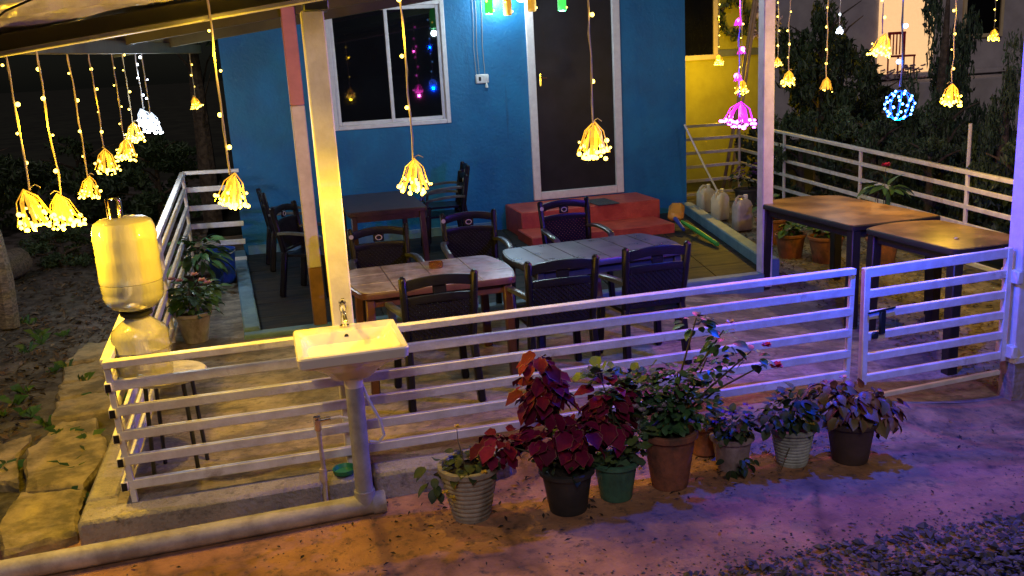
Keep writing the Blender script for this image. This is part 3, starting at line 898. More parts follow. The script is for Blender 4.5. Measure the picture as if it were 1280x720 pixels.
def railing(label, a_top, a_bot, b_top, b_bot, n=6, posts=(0, 1), top_w=.055, rail=(.036, .052), pw=.032, ends=False, ext=0.0, post_down=.1):
    ctr = ((a_top[0] + b_top[0]) / 2, (a_top[1] + b_top[1]) / 2, min(a_bot[2], b_bot[2]))
    t = thing('metal_railing', label, 'railing', ctr, group='white metal railings round the patio')
    C = Vector(ctr)
    for k in range(n):
        u = k / (n - 1)
        p0 = Vector(lerp3(a_top, a_bot, u)) - C
        p1 = Vector(lerp3(b_top, b_bot, u)) - C
        d = (p1 - p0).normalized()
        p0 = p0 + Vector((0, 0, random.uniform(-.004, .004))); p1 = p1 + Vector((0, 0, random.uniform(-.004, .004)))
        if ends and k:
            p0 = p0 - d * ext
        if k == 0:
            part('rail', MB().bar(p0 + Vector((0, 0, -.018)), p1 + Vector((0, 0, -.018)), top_w, .04, .004), M['white_metal'], t)
        else:
            part('rail', MB().bar(p0, p1, rail[0], rail[1], .004), M['white_metal'], t)
            if ends:
                part('tube_end', MB().bar(p0 - d * .004, p0 - d * .001, rail[0] - .008, rail[1] - .008), M['black_end'], t)
    for u in posts:
        p0 = Vector(lerp3(a_top, b_top, u)) - C
        p1 = Vector(lerp3(a_bot, b_bot, u)) - C
        part('post', MB().bar(p1 + Vector((0, 0, -post_down)), p0 + Vector((0, 0, -.04)), pw, pw, .003, up=(0, 1, 0)), M['white_metal'], t)
    return t


railing('long front railing with six white rails behind the flower pots', (-.012, 0, .80), (0.02, 0, .10), (4.43, 0, .80), (4.41, 0, .10), posts=(0.004, 0.997))
railing('left side railing running back to the house from the water jar', (0, .02, .80), (0, .02, .10), (-.02, 6.25, 1.165), (-.03, 6.25, .12), posts=(.5, .998), ends=True, ext=.05)
railing('short back left railing closing the gap beside the house wall', (-.02, 6.3, 1.16), (-.03, 6.3, .10), (.60, 6.3, 1.15), (.57, 6.3, .08), posts=(0.0,), rail=(.03, .06))
railing('short back right railing between house corner and yellow wall', (6.60, 7.95, 1.11), (6.60, 7.95, .06), (7.965, 8.0, 1.10), (7.97, 8.0, .06), posts=(.99,), rail=(.03, .045))
railing('long right railing in front of the dark garden shrubs', (7.965, 8.0, 1.10), (7.97, 8.0, .06), (7.40, 0.0, .80), (7.40, 0.0, -.05), posts=(.18, .42, .66, .9), rail=(.03, .045))
railing('low front railing right of the gate post', (5.80, 0, .80), (5.80, 0, .06), (7.40, 0, .80), (7.40, 0, .06), posts=(1,))
low = MB().bar((4.50, 0.03, -.10), (5.62, 0.03, -.065), .03, .03, .003)
o = part('threshold_bar', low, M['white_metal'], None); tag(o, 'thin white bar lying low under the gate', 'bar')

# gate
gt = thing('metal_gate', 'small white metal gate with six bars and a dark latch', 'gate', (5.62, 0.0, 0.06))
GX = -1.10
for k in range(6):
    z = .74 - .142 * k
    th = .05 if k == 0 else .040
    part('bar', MB().bar((GX, -.0, z - .005 - .03), (-.012, 0, z + .012 - .03), .036, th + .012, .004), M['white_metal'], gt)
part('frame_post', MB().bar((GX - .002, 0, -.045), (GX - .002, 0, .735), .042, .046, .004), M['white_metal'], gt)
part('frame_post', MB().bar((-.02, 0, -.03), (-.02, 0, .755), .042, .044, .004), M['white_metal'], gt)
lt = MB(); lt.bar((GX + .0, -.035, .445), (GX + .2, -.035, .462), .012, .014, .003); lt.box((GX + .11, -.03, .37), (.05, .02, .16), .01); lt.box((GX + .06, -.03, .29), (.05, .02, .05), .01)
part('latch', lt, mat('dark latch metal', (.03, .045, .05), .5, None, 20, .5, metal=.6), gt)

# ------------------------------------------------------------------ sink
sink = thing('wash_basin', 'white ceramic wash basin with chrome tap fixed to the front railing', 'sink', (1.235, -0.245, 0.70))


def rring(hx, hy, r, z, cy=0, n=6):
    pts = []
    for qx, qy, a0 in ((1, 1, 0), (-1, 1, PI / 2), (-1, -1, PI), (1, -1, 1.5 * PI)):
        for k in range(n + 1):
            a = a0 + PI / 2 * k / n
            pts.append((qx * (hx - r) + r * math.cos(a), cy + qy * (hy - r) + r * math.sin(a), z))
    return pts


rings = [rring(.10, .09, .05, -.07), rring(.14, .13, .05, -.02), rring(.20, .20, .045, .035), rring(.262, .270, .035, .066), rring(.274, .282, .03, .078), rring(.278, .285, .03, .122),
         rring(.272, .279, .026, .130), rring(.245, .205, .045, .128, -.045), rring(.236, .196, .045, .118, -.045), rring(.215, .175, .06, .072, -.045), rring(.15, .12, .06, .055, -.045), rring(.03, .03, .02, .050, -.045)]
bs = MB()
vv = [p for rg in rings for p in rg]
N = len(rings[0])
ff = [tuple(range(N))[::-1], tuple((len(rings) - 1) * N + k for k in range(N))]
for i in range(len(rings) - 1):
    for k in range(N):
        ff.append((i * N + k, i * N + (k + 1) % N, (i + 1) * N + (k + 1) % N, (i + 1) * N + k))
bs.add(vv, ff)
part('basin', bs, M['ceramic'], sink)
tp = MB(); tp.lathe([(.028, .13), (.028, .14), (.017, .15), (.015, .22), (.019, .225), (.019, .255), (.012, .262)], 14, (0, .235, 0))
tp.tube([(0, .235, .20), (0, .19, .215), (0, .12, .205), (0, .10, .185)], [.013, .012, .011, .011], 10)
tap = part('tap', tp, M['chrome'], sink)
hd = MB(); hd.tube([(0, .235, .262), (0, .235, .275)], .02, 12); hd.bar((0, .235, .278), (.0, .16, .305), .018, .009, .003)
part('handle', hd, M['chrome'], tap)
part('overflow', MB().tube([(0, .142, .100), (0, .150, .102)], .012, 10), M['hole'], sink)
part('drain', MB().lathe([(.022, .051), (.022, .054), (.012, .053)], 14, (0, -.045, 0)), M['chrome'], sink)
part('trap', MB().lathe([(.055, -.07), (.05, -.10), (.046, -.13)], 16, (0, -.045, 0)), M['ceramic'], sink)
dp = MB(); dp.tube([(1.235, -.29, .59), (1.235, -.29, .2), (1.235, -.30, -.09)], .047, 16); dp.lathe([(.056, 0), (.056, .09)], 16, (1.235, -.30, -.10))
o = part('drain_pipe', dp, M['pvc'], None); tag(o, 'upright grey plastic pipe under the wash basin', 'pipe')
gp = MB(); gp.tube([(-2.4, -.40, -.10), (-.6, -.365, -.098), (.4, -.335, -.097), (1.29, -.30, -.095)], .056, 18)
gp.tube([(1.27, -.301, -.095), (1.34, -.299, -.095)], .062, 18)
o = part('ground_pipe', gp, M['pvc_dirty'], None); tag(o, 'long dusty pipe lying on the path along the kerb', 'pipe')
sp_ = thing('water_tap', 'thin cream supply pipe with valve standing in front of the kerb', 'pipe', (1.03, -.20, -.14))
part('riser', MB().tube([(0, 0, 0), (.005, 0, .25), (0, 0, .50)], .0125, 10), M['copper'], sp_)
part('joint', MB().lathe([(.018, .17), (.02, .18), (.02, .235), (.018, .245)], 12), M['copper'], sp_)
vl = MB(); vl.tube([(0, 0, .47), (0, 0, .545)], .02, 12); vl.tube([(0, -.03, .52), (0, .03, .52)], .016, 10); vl.tube([(-.01, 0, .52), (.07, 0, .525)], .012, 10)
part('valve', vl, M['chrome'], sp_)
hs = MB(); hs.tube([(.07, 0, .525), (.12, -.01, .53), (.18, -.03, .515), (.21, -.05, .50)], .008, 8)
part('hose', hs, M['hose'], sp_)
hs = MB(); hs.tube([(1.27, -.255, .60), (1.30, -.26, .50), (1.355, -.26, .36), (1.37, -.26, .27), (1.34, -.26, .235), (1.29, -.27, .25)], .008, 8)
o = part('drain_hose', hs, M['hose'], None); tag(o, 'thin white hose looping down from under the basin', 'hose')
sd_ = MB(); sd_.lathe([(.045, 0), (.06, .01), (.066, .035), (.06, .035), (.05, .014), (.0001, .012)], 20)
o = part('soap_dish', sd_, M['green_plastic'], None, (1.15, -.085, .006)); tag(o, 'round green plastic dish standing on the kerb by the sink pipe', 'dish')

# ------------------------------------------------------------------ water jar on its stool
st = thing('round_stool', 'white round-topped stool behind the railing corner under the water jar', 'stool', (.25, .33, 0))
part('seat', MB().lathe([(.20, .572), (.212, .578), (.215, .592), (.208, .600)], 32), M['pot_white'], st)
for a in (.6, 2.2, 3.8, 5.4):
    part('leg', MB().tube([(.14 * math.cos(a), .14 * math.sin(a), .573), (.17 * math.cos(a), .17 * math.sin(a), .003)], .012, 8), M['bracket'], st)
jar = thing('water_dispenser', 'upturned frosted water jar with steel cap on a clear base jar', 'water jar', (.145, .30, .602))
lower = [(.135, 0), (.148, .012), (.150, .05), (.146, .07), (.152, .09), (.150, .16), (.155, .17), (.150, .19), (.152, .24), (.140, .275), (.10, .31), (.066, .335), (.062, .355)]
part('base_jar', MB().lathe(lower, 36), M['jar_clear'], jar)
part('gasket', MB().lathe([(.075, .352), (.085, .358), (.085, .378), (.075, .384)], 28), M['black_end'], jar)
up1 = [(.07, .384), (.12, .405), (.150, .44), (.158, .47), (.154, .485), (.160, .50), (.160, .545)]
part('water_section', MB().lathe(up1, 36), M['jar_clear'], jar)
up2 = [(.160, .547), (.163, .56), (.162, .58), (.161, .66), (.163, .672), (.161, .684), (.161, .77), (.165, .785), (.161, .80), (.158, .84), (.146, .87), (.115, .888), (.05, .895)]
part('frosted_section', MB().lathe(up2, 36), M['jar_frost'], jar)
cp = MB(); cp.lathe([(.040, .893), (.040, .99), (.036, .997), (.0001, .998)], 24, (-.03, 0, 0))
part('steel_cap', cp, M['steel_cap'], jar)


# ------------------------------------------------------------------ tables
def clip_poly(poly, conv):
    out = poly
    for i in range(len(conv)):
        a, b = conv[i], conv[(i + 1) % len(conv)]
        inp, out = out, []
        if not inp:
            return []

        def ins(p):
            return (b[0] - a[0]) * (p[1] - a[1]) - (b[1] - a[1]) * (p[0] - a[0]) >= -1e-9
        for k in range(len(inp)):
            p, q = inp[k], inp[(k + 1) % len(inp)]
            ip, iq = ins(p), ins(q)
            if ip:
                out.append(p)
            if ip != iq:
                d1 = (b[0] - a[0]) * (p[1] - a[1]) - (b[1] - a[1]) * (p[0] - a[0])
                d2 = (b[0] - a[0]) * (q[1] - a[1]) - (b[1] - a[1]) * (q[0] - a[0])
                t = d1 / (d1 - d2)
                out.append((p[0] + (q[0] - p[0]) * t, p[1] + (q[1] - p[1]) * t))
    return out


def barrel(L, W, bow, r=.06, sides=(1, 1), nside=10):
    """table outline: length L on x, width W on y, ends bowed out"""
    pts = []
    hx, hy = L / 2, W / 2
    for s in (1, -1):
        for k in range(nside + 1):
            t = -1 + 2 * k / nside
            y = hy * t * s
            b = bow * (sides[0] if s > 0 else sides[1]) * (1 - t * t)
            pts.append((s * (hx + b), y))
    out = []
    n = len(pts)
    for i in range(n):
        p0, p, p2 = Vector(pts[i - 1]), Vector(pts[i]), Vector(pts[(i + 1) % n])
        d0, d2 = (p0 - p), (p2 - p)
        if d0.angle(d2) < math.radians(140):
            a = p + d0.normalized() * min(r, d0.length * .45); c = p + d2.normalized() * min(r, d2.length * .45)
            for k in range(5):
                t = k / 4
                q = a * (1 - t) ** 2 + p * 2 * t * (1 - t) + c * t * t
                out.append((q.x, q.y))
        else:
            out.append((p.x, p.y))
    return out


def scale_poly(pl, k):
    return [(x * k, y * k) for x, y in pl]


def table(label, loc, rz, L, W, H, bow, rim_m, top_m, nx=1, ny=1, leg=.06, sides=(1, 1), top_name='top_panel', gap=.008, apron=.07, edge=.045, group='tables on the patio'):
    t = thing('table', label, 'table', loc, rz, group)
    ol = barrel(L, W, bow, sides=sides)
    part('rim', MB().prism(ol, H - edge, H - .003, inset=.008), rim_m, t)
    inn = []
    n = len(ol)
    for i in range(n):
        p = Vector(ol[i]); inn.append(tuple(p * (1 - .018 / max(p.length, .1))))
    ex = L / 2 + bow
    for i in range(nx):
        for j in range(ny):
            x0, x1 = -ex + 2 * ex * i / nx + gap / 2, -ex + 2 * ex * (i + 1) / nx - gap / 2
            y0, y1 = -W / 2 + W * j / ny + gap / 2, -W / 2 + W * (j + 1) / ny - gap / 2
            pl = clip_poly([(x0, y0), (x1, y0), (x1, y1), (x0, y1)], inn)
            if len(pl) > 2:
                part(top_name, MB().prism(pl, H - .012, H + random.uniform(0, .0008), inset=.002), top_m, t)
    part('apron', MB().box((0, W / 2 - .06, H - edge - apron / 2), (L - .12, .02, apron)).box((0, -W / 2 + .06, H - edge - apron / 2), (L - .12, .02, apron))
         .box((L / 2 - .05, 0, H - edge - apron / 2), (.02, W - .14, apron)).box((-L / 2 + .05, 0, H - edge - apron / 2), (.02, W - .14, apron)), rim_m, t)
    for sx in (-1, 1):
        for sy in (-1, 1):
            m_ = MB()
            x, y = sx * (L / 2 - .05), sy * (W / 2 - .06)
            m_.bar((x, y, H - edge - .001), (x + sx * .02, y + sy * .015, 0.0), leg, leg, .008, up=(0, 1, 0))
            part('leg', m_, rim_m, t)
    return t


table('stone-look table with maroon rim and ashtray behind the front railing', (1.97, 1.53, .004), .01, 1.06, .86, .73, .07, M['t_maroon'], M['t_marble'], 4, 3, top_name='tile')
table('slate grey plank-top table joined to the stone-look table', (3.30, 1.75, .004), .06, 1.22, .78, .73, .08, M['t_slate_rim'], M['t_slate'], 6, 1, top_name='plank', gap=.012)
table('rectangular dark brown table standing by the blue wall', (2.10, 5.45, .014), PI / 2, 1.5, .84, .73, .0, M['t_dark'], M['t_dark'], 1, 1)
table('far brown laminate table with bowed end by the veranda post', (5.97, 2.36, -.17), PI / 2 + .02, 1.45, .90, .885, .17, M['t_edge'], M['t_brown'], 1, 1, leg=.085, sides=(1, .1))
table('near brown laminate table just behind the gate', (5.93, 0.99, -.235), PI / 2 + .02, 1.00, .72, .95, .10, M['t_edge'], M['t_brown'], 1, 1, leg=.085, sides=(1, .3))
at = MB(); at.lathe([(.05, 0), (.055, .03), (.052, .042), (.043, .042), (.04, .012), (.0001, .01)], 20)
o = part('ashtray', at, M['amber_glass'], None, (2.05, 1.68, .735)); tag(o, 'round amber glass ashtray on the stone-look table', 'ashtray')
nk = MB(); leaf_quad(nk, (0, 0, .004), .035, .3, .05)
o = part('fallen_petal', nk, M['switch'], None, (5.85, .78, .716), smooth=False); tag(o, 'small pale petal lying on the near brown table', 'petal')


# ------------------------------------------------------------------ chairs
def make_chair():
    t = thing('plastic_chair', 'chair', 'chair', (0, 0, 0), 0, 'dark lattice-back plastic chairs')
    # seat faces +y
    s = MB()
    nx, ny = 8, 8
    vs, fs2 = [], []
    for lay in (0, 1):
        for j in range(ny + 1):
            for i in range(nx + 1):
                u, v = i / nx * 2 - 1, j / ny * 2 - 1
                x = u * (.225 - .02 * (1 - v) * .5); y = v * .22
                z = .43 - .016 * (1 - u * u) * (1 - v * v * .4) + .012 * (v > .9) * -1 - .025 * lay
                vs.append((x, y, z))
    K = (nx + 1) * (ny + 1)
    for j in range(ny):
        for i in range(nx):
            a = j * (nx + 1) + i
            fs2.append((a, a + 1, a + nx + 2, a + nx + 1))
            fs2.append((K + a, K + a + nx + 1, K + a + nx + 2, K + a + 1))
    for i in range(nx):
        a = i; b = ny * (nx + 1) + i
        fs2.append((a, K + a, K + a + 1, a + 1)); fs2.append((b, b + 1, K + b + 1, K + b))
    for j in range(ny):
        a = j * (nx + 1); b = a + nx
        fs2.append((a, a + nx + 1, K + a + nx + 1, K + a)); fs2.append((b, K + b, K + b + nx + 1, b + nx + 1))
    s.add(vs, fs2)
    part('seat', s, M['chair'], t)
    for sx in (-1, 1):
        part('leg', MB().bar((sx * .222, .215, .44), (sx * .245, .245, 0), .05, .055, .01, up=(0, 1, 0)), M['chair'], t)
        part('leg', MB().bar((sx * .215, -.205, .46), (sx * .235, -.27, 0), .05, .06, .01, up=(0, 1, 0)), M['chair'], t)
        bp = MB(); bp.bar((sx * .215, -.205, .42), (sx * .235, -.285, .905), .046, .056, .014, up=(0, 1, 0))
        part('back_post', bp, M['chair'], t)
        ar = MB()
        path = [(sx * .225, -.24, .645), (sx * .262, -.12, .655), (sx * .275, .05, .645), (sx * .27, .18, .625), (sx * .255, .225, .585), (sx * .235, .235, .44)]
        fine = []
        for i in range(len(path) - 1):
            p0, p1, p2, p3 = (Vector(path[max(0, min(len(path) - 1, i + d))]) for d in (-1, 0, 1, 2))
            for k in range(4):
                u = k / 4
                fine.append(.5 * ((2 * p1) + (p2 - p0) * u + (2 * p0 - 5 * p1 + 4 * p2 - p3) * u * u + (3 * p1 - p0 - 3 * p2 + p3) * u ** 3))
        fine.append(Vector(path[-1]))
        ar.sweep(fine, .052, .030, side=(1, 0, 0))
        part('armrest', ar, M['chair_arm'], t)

    def by(z):
        return -.205 - .08 * (z - .42) / .475
    tr = MB()
    n = 12
    for base, hgt, bow, th in ((.84, .065, .028, .022), (.735, .05, .012, .020)):
        path = []
        for i in range(n + 1):
            x = -.217 + .434 * i / n
            z = base + bow * (1 - (x / .217) ** 2)
            path.append((x, by(z) - .018 * (1 - (x / .217) ** 2), z))
        tr.sweep(path, th, hgt, side=(0, 1, 0))
    tr.bar((-.045, by(.80) - .016, .81), (.045, by(.80) - .016, .81), .014, .07, .006)
    part('top_rail', tr, M['chair'], t)
    lat = MB()
    z0, z1 = .47, .735
    sp = .034
    for sgn in (-1, 1):
        k = -12
        while k < 14:
            xa = k * sp
            xb = xa + sgn * (z1 - z0)
            # clip on |x|<.2
            pa, pb = [xa, z0], [xb, z1]
            for P, Q in ((pa, pb), (pb, pa)):
                if abs(P[0]) > .2:
                    lim = .2 if P[0] > 0 else -.2
                    if (Q[0] - P[0]) != 0:
                        tt = (lim - P[0]) / (Q[0] - P[0])
                        if 0 <= tt <= 1:
                            P[1] = P[1] + (Q[1] - P[1]) * tt; P[0] = lim
                        else:
                            P[0] = 99
            k += 1
            if pa[0] > 50 or pb[0] > 50 or abs(pa[0] - pb[0]) < .01:
                continue
            lat.bar((pa[0], by(pa[1]) - .012 + sgn * .0012, pa[1]), (pb[0], by(pb[1]) - .012 + sgn * .0012, pb[1]), .006, .019, .0, up=(0, 0, 1))
    lat.bar((-.205, by(.465) - .01, .465), (.205, by(.465) - .01, .465), .016, .03, .004)
    part('lattice_back', lat, M['chair'], t)
    bd = MB()
    ring = [(.026 * math.cos(a * PI / 8), by(.81) - .004, .81 + .020 * math.sin(a * PI / 8)) for a in range(17)]
    bd.tube(ring, .0045, 6)
    part('badge', bd, M['badge'], t)
    return t


chair0 = make_chair()
spots = [(1.89, 0.985, 0, .004, 0.02, 'dark chair with its back to the railing, in front of the stone-look table'),
         (2.745, 1.03, 0, .004, -0.03, 'dark chair with its back to the railing, at the left end of the slate table'),
         (3.45, 1.13, 0, .004, 0.03, 'dark chair with its back to the railing, at the right end of the slate table'),
         (1.77, 2.46, 0, .004, PI + .03, 'dark chair behind the stone-look table next to the white sink post'),
         (2.60, 2.80, 0, .004, PI - .04, 'dark badge-back chair behind the gap between the two joined tables'),
         (3.58, 2.97, 0, .004, PI + .05, 'dark badge-back chair behind the slate table in front of the red steps'),
         (1.10, 5.95, 0, .014, -PI / 2 + .1, 'dark chair seen edge-on at the far left against the blue wall'),
         (1.28, 4.45, 0, .014, -PI / 2 - .5, 'dark chair behind the pink-topped post on the veranda'),
         (2.92, 6.05, 0, .014, PI / 2 - .05, 'lower chair of the stack by the blue wall right of the dark table'),
         (2.96, 6.10, 0, .115, PI / 2 - .08, 'upper chair of the stack by the blue wall right of the dark table')]
for i, (x, y, _, z, rz, lab) in enumerate(spots):
    o = chair0 if i == 0 else copy_tree(chair0)
    o.location = (x, y, z); o.rotation_euler = (0, 0, rz); o['label'] = lab
    if 3 <= i <= 5:
        part('round_sticker', MB().tube([(.232, -.243, .84), (.232, -.238, .84)], .019, 12), M['badge'], o)

# ------------------------------------------------------------------ things on the veranda right side
br = thing('broom', 'orange-headed broom lying over the teal border with a blue and green handle', 'broom', (5.93, 5.9, .13))
hb = MB(); hb.box((0, 0, .07), (.20, .36, .12), .045)
part('head', hb, M['orange_plastic'], br, rot=(.35, 0, -.5))
bl_ = MB(); bl_.tube([(-.08, -.1, .02), (-.16, -.55, -.06)], [.03, .02], 10)
part('blue_grip', bl_, M['blue_plastic'], br)
gs = MB(); gs.tube([(-.02, -.2, -.03), (-.09, -.8, -.05), (-.17, -1.45, -.085)], [.022, .03, .026], 10)
part('handle', gs, mat('bright green plastic', (.05, .42, .07), .35, None, 9, .4), br)
mp = thing('mop', 'mop standing by the jerrycans with its pale handle leaning on the railing', 'mop', (6.90, 6.45, 0))
part('handle', MB().tube([(0, 0, .12), (-.2, .2, .65), (-.40, .40, 1.22)], .014, 8), M['hose'], mp)
ms = MB()
for k in range(26):
    a = random.uniform(0, 6.3); r = random.uniform(.02, .09)
    ms.tube([(0, 0, .22), (r * .5 * math.cos(a), r * .5 * math.sin(a), .14), (r * math.cos(a), r * math.sin(a), .006)], [.008, .009, .006], 5)
part('mop_head', ms, M['mop'], mp)


def jerrycan(label, loc, rz, body_m, h=.30):
    t = thing('jerrycan', label, 'jerrycan', loc, rz, 'jerrycans beside the veranda')
    b = MB()
    prof = [(.0, .105, .075), (.02, .115, .085), (h * .72, .115, .085), (h * .86, .09, .07), (h * .93, .05, .05)]
    vs, f3 = [], []
    for z, hx, hy in prof:
        vs += rring(hx, hy, min(hx, hy) * .45, z, n=4)
    N_ = len(vs) // len(prof)
    f3 = [tuple(range(N_))[::-1], tuple((len(prof) - 1) * N_ + k for k in range(N_))]
    for i in range(len(prof) - 1):
        for k in range(N_):
            f3.append((i * N_ + k, i * N_ + (k + 1) % N_, (i + 1) * N_ + (k + 1) % N_, (i + 1) * N_ + k))
    b.add(vs, f3)
    for k in (1, 2, 3):
        pass
    part('body', b, body_m, t)
    part('handle', MB().tube([(-.10, 0, h * .74), (-.095, 0, h * .93), (-.05, 0, h * 1.02), (.0, 0, h * 1.0), (.03, 0, h * .93)], .016, 8), body_m, t)
    part('cap', MB().lathe([(.03, h * .93), (.03, h * 1.03), (.026, h * 1.05)], 14, (.045, 0, 0)), M['red_cap'], t)
    return t


jerrycan('milky jerrycan nearest the blue house corner', (6.78, 6.78, .0), .2, M['jerry'], .36)
jerrycan('white jerrycan in the middle, just left of the mop', (6.66, 6.12, 0.0), .5, M['jerry'], .38)
jerrycan('cloudy jerrycan nearest the corner post of the porch', (6.62, 5.45, -.03), .1, M['jerry_clear'], .42)

# bucket
bk = thing('bucket', 'blue plastic bucket at the far end of the left passage', 'bucket', (.33, 5.45, 0))
part('body', MB().lathe([(.115, 0), (.125, .01), (.15, .36), (.158, .365), (.158, .38), (.148, .38), (.12, .03), (.0001, .025)], 28), M['blue_plastic'], bk)
part('handle', MB().tube([(-.155, 0, .35), (-.12, -.10, .34), (0, -.16, .33), (.12, -.10, .34), (.155, 0, .35)], .005, 6), M['hose'], bk)


# ------------------------------------------------------------------ potted plants
def pot_mesh(mb, r0, r1, h, ribs=0, rim=.015, wave=0):
    prof = [(r0, 0), (r0 * 1.02, .01)]
    if ribs:
        for k in range(ribs):
            t = (k + .5) / ribs
            r = r0 + (r1 - r0) * t
            hz = .01 + (h * .84 - .01) * t
            d = (h * .84) / ribs * .5
            prof += [(r - .0015, hz - d * .8), (r + .003, hz - d * .35), (r + .003, hz + d * .35), (r - .0015, hz + d * .8)]
    prof += [(r1 * .98, h * .86), (r1 + rim * .3, h * .87), (r1 + rim, h * .9), (r1 + rim, h * .985), (r1 + rim * .6, h), (r1 - .008, h), (r1 - .014, h * .95), (r1 - .02, h * .90)]
    mb.lathe(prof, 28)
    return mb


def leaf_mesh(name, L, W, mats, fold=.25, margin=.0, serr=0.0, curl=.15):
    mb = MB()
    n = 5
    left, right = [], []
    for i in range(n + 1):
        t = i / n
        wv = math.sin(PI * min(1, t * .92 + .08)) ** .8 * W * (1 + serr * (1 if i % 2 else -1))
        z = -curl * L * t * t
        left.append((t * L, wv, z + fold * wv)); right.append((t * L, -wv, z + fold * wv))
    mid = [(i / n * L, 0, -curl * L * (i / n) ** 2) for i in range(n + 1)]

    def side(S, flip):
        if margin:
            inn = [tuple(mid[i][k] + (S[i][k] - mid[i][k]) * (1 - margin) for k in range(3)) for i in range(n + 1)]
            vs = mid + inn + S
            for i in range(n):
                a = [(i, i + 1, n + 2 + i, n + 1 + i)]
                b = [(n + 1 + i, n + 2 + i, 2 * n + 3 + i, 2 * n + 2 + i)]
                mb.add([vs[q] for q in a[0]], [(0, 1, 2, 3) if not flip else (3, 2, 1, 0)], 0)
                mb.add([vs[q] for q in b[0]], [(0, 1, 2, 3) if not flip else (3, 2, 1, 0)], 1)
        else:
            vs = mid + S
            for i in range(n):
                mb.add([vs[i], vs[i + 1], vs[n + 2 + i], vs[n + 1 + i]], [(0, 1, 2, 3) if not flip else (3, 2, 1, 0)], 0)
    side(left, False); side(right, True)
    me = bpy.data.meshes.new(name)
    me.from_pydata(mb.V, [], mb.F)
    for m_ in mats:
        me.materials.append(m_)
    if len(mats) > 1:
        me.polygons.foreach_set("material_index", mb.I)
    # weld so that each leaf is one island
    import bmesh
    bm = bmesh.new(); bm.from_mesh(me)
    bmesh.ops.remove_doubles(bm, verts=bm.verts, dist=1e-5)
    bm.to_mesh(me); bm.free()
    me.polygons.foreach_set("use_smooth", [True] * len(me.polygons))
    me.update()
    return me


def ger_leaf(name, r, m_):
    mb = MB()
    n = 12
    vs = [(r * .35, 0, -.1 * r)]
    for k in range(n):
        a = PI + .35 + (2 * PI - .7) * k / (n - 1)
        rr = r * (1 + .08 * math.cos(a * 5))
        vs.append((r * .9 + rr * math.cos(a), rr * math.sin(a), .10 * r * math.sin(a * 3)))
    fs = [(0, k + 1, k + 2) for k in range(n - 1)]
    mb.add(vs, fs)
    me = mb.mesh(name, m_, True, 80)
    return me


LEAF = {  # a few shapes of each, shared
    'coleus': [leaf_mesh('coleus_leaf', L, L * .42, [M['coleus_red'], M['coleus_edge']], .3, .07, .12, .35) for L in (.06, .08, .10)],
    'coleus_pink': [leaf_mesh('pink_coleus_leaf', L, L * .40, [M['coleus_pink'], M['coleus_edge']], .3, .16, .08, .4) for L in (.06, .075, .09)],
    'rose': [leaf_mesh('rose_leaf', L, L * .36, [M['leaf_rose']], .2, 0, .05, .2) for L in (.045, .06, .075)],
    'green': [leaf_mesh('green_leaf', L, L * .34, [M['leaf_green']], .25, 0, 0, .3) for L in (.06, .08, .11)],
    'long': [leaf_mesh('long_leaf', L, L * .17, [M['leaf_green']], .3, 0, 0, .4) for L in (.12, .16, .2)],
    'ger': [ger_leaf('geranium_leaf', r, M['leaf_ger']) for r in (.022, .03, .038)],
    'dark': [leaf_mesh('dark_leaf', L, L * .38, [M['leaf_dark']], .25, 0, 0, .3) for L in (.045, .06, .075)],
}


def aim(d, up=(0, 0, 1), roll=0.0):
    x = Vector(d).normalized()
    u = Vector(up)
    if abs(x.dot(u)) > .97:
        u = Vector((1, 0, 0))
    y = u.cross(x).normalized(); z = x.cross(y)
    m = Matrix(((x.x, y.x, z.x), (x.y, y.y, z.y), (x.z, y.z, z.z)))
    return (m @ Euler((roll, 0, 0)).to_matrix()).to_euler()


def stems(t, soil_h, ends, r=.006, mname='stem', m_=None):
    for e in ends:
        e = Vector(e)
        s = Vector((random.uniform(-.03, .03), random.uniform(-.03, .03), soil_h))
        mid = s.lerp(e, .5) + Vector((random.uniform(-.03, .03), random.uniform(-.03, .03), .04))
        q = s.lerp(e, .25).lerp(mid, .5)
        part(mname, MB().tube([s, mid.lerp(s, .5) + Vector((0, 0, .02)), mid, e], [r, r * .9, r * .75, r * .45], 6), m_ or M['stem'], t)


def leaf_clump(t, c, R, n, kind, droop=.2, name='leaf'):
    c = Vector(c)
    for _ in range(n):
        d = Vector((random.gauss(0, 1), random.gauss(0, 1), random.gauss(.15, .8))).normalized()
        rr = random.uniform(.15, 1) ** .6
        p = c + Vector((d.x * R[0], d.y * R[1], d.z * R[2])) * rr
        dirv = Vector((d.x, d.y, d.z * .4 - droop + random.uniform(-.3, .3)))
        link(name, random.choice(LEAF[kind]), t, p, aim(dirv, roll=random.uniform(-.5, .5))).scale = (random.uniform(.8, 1.2),) * 3


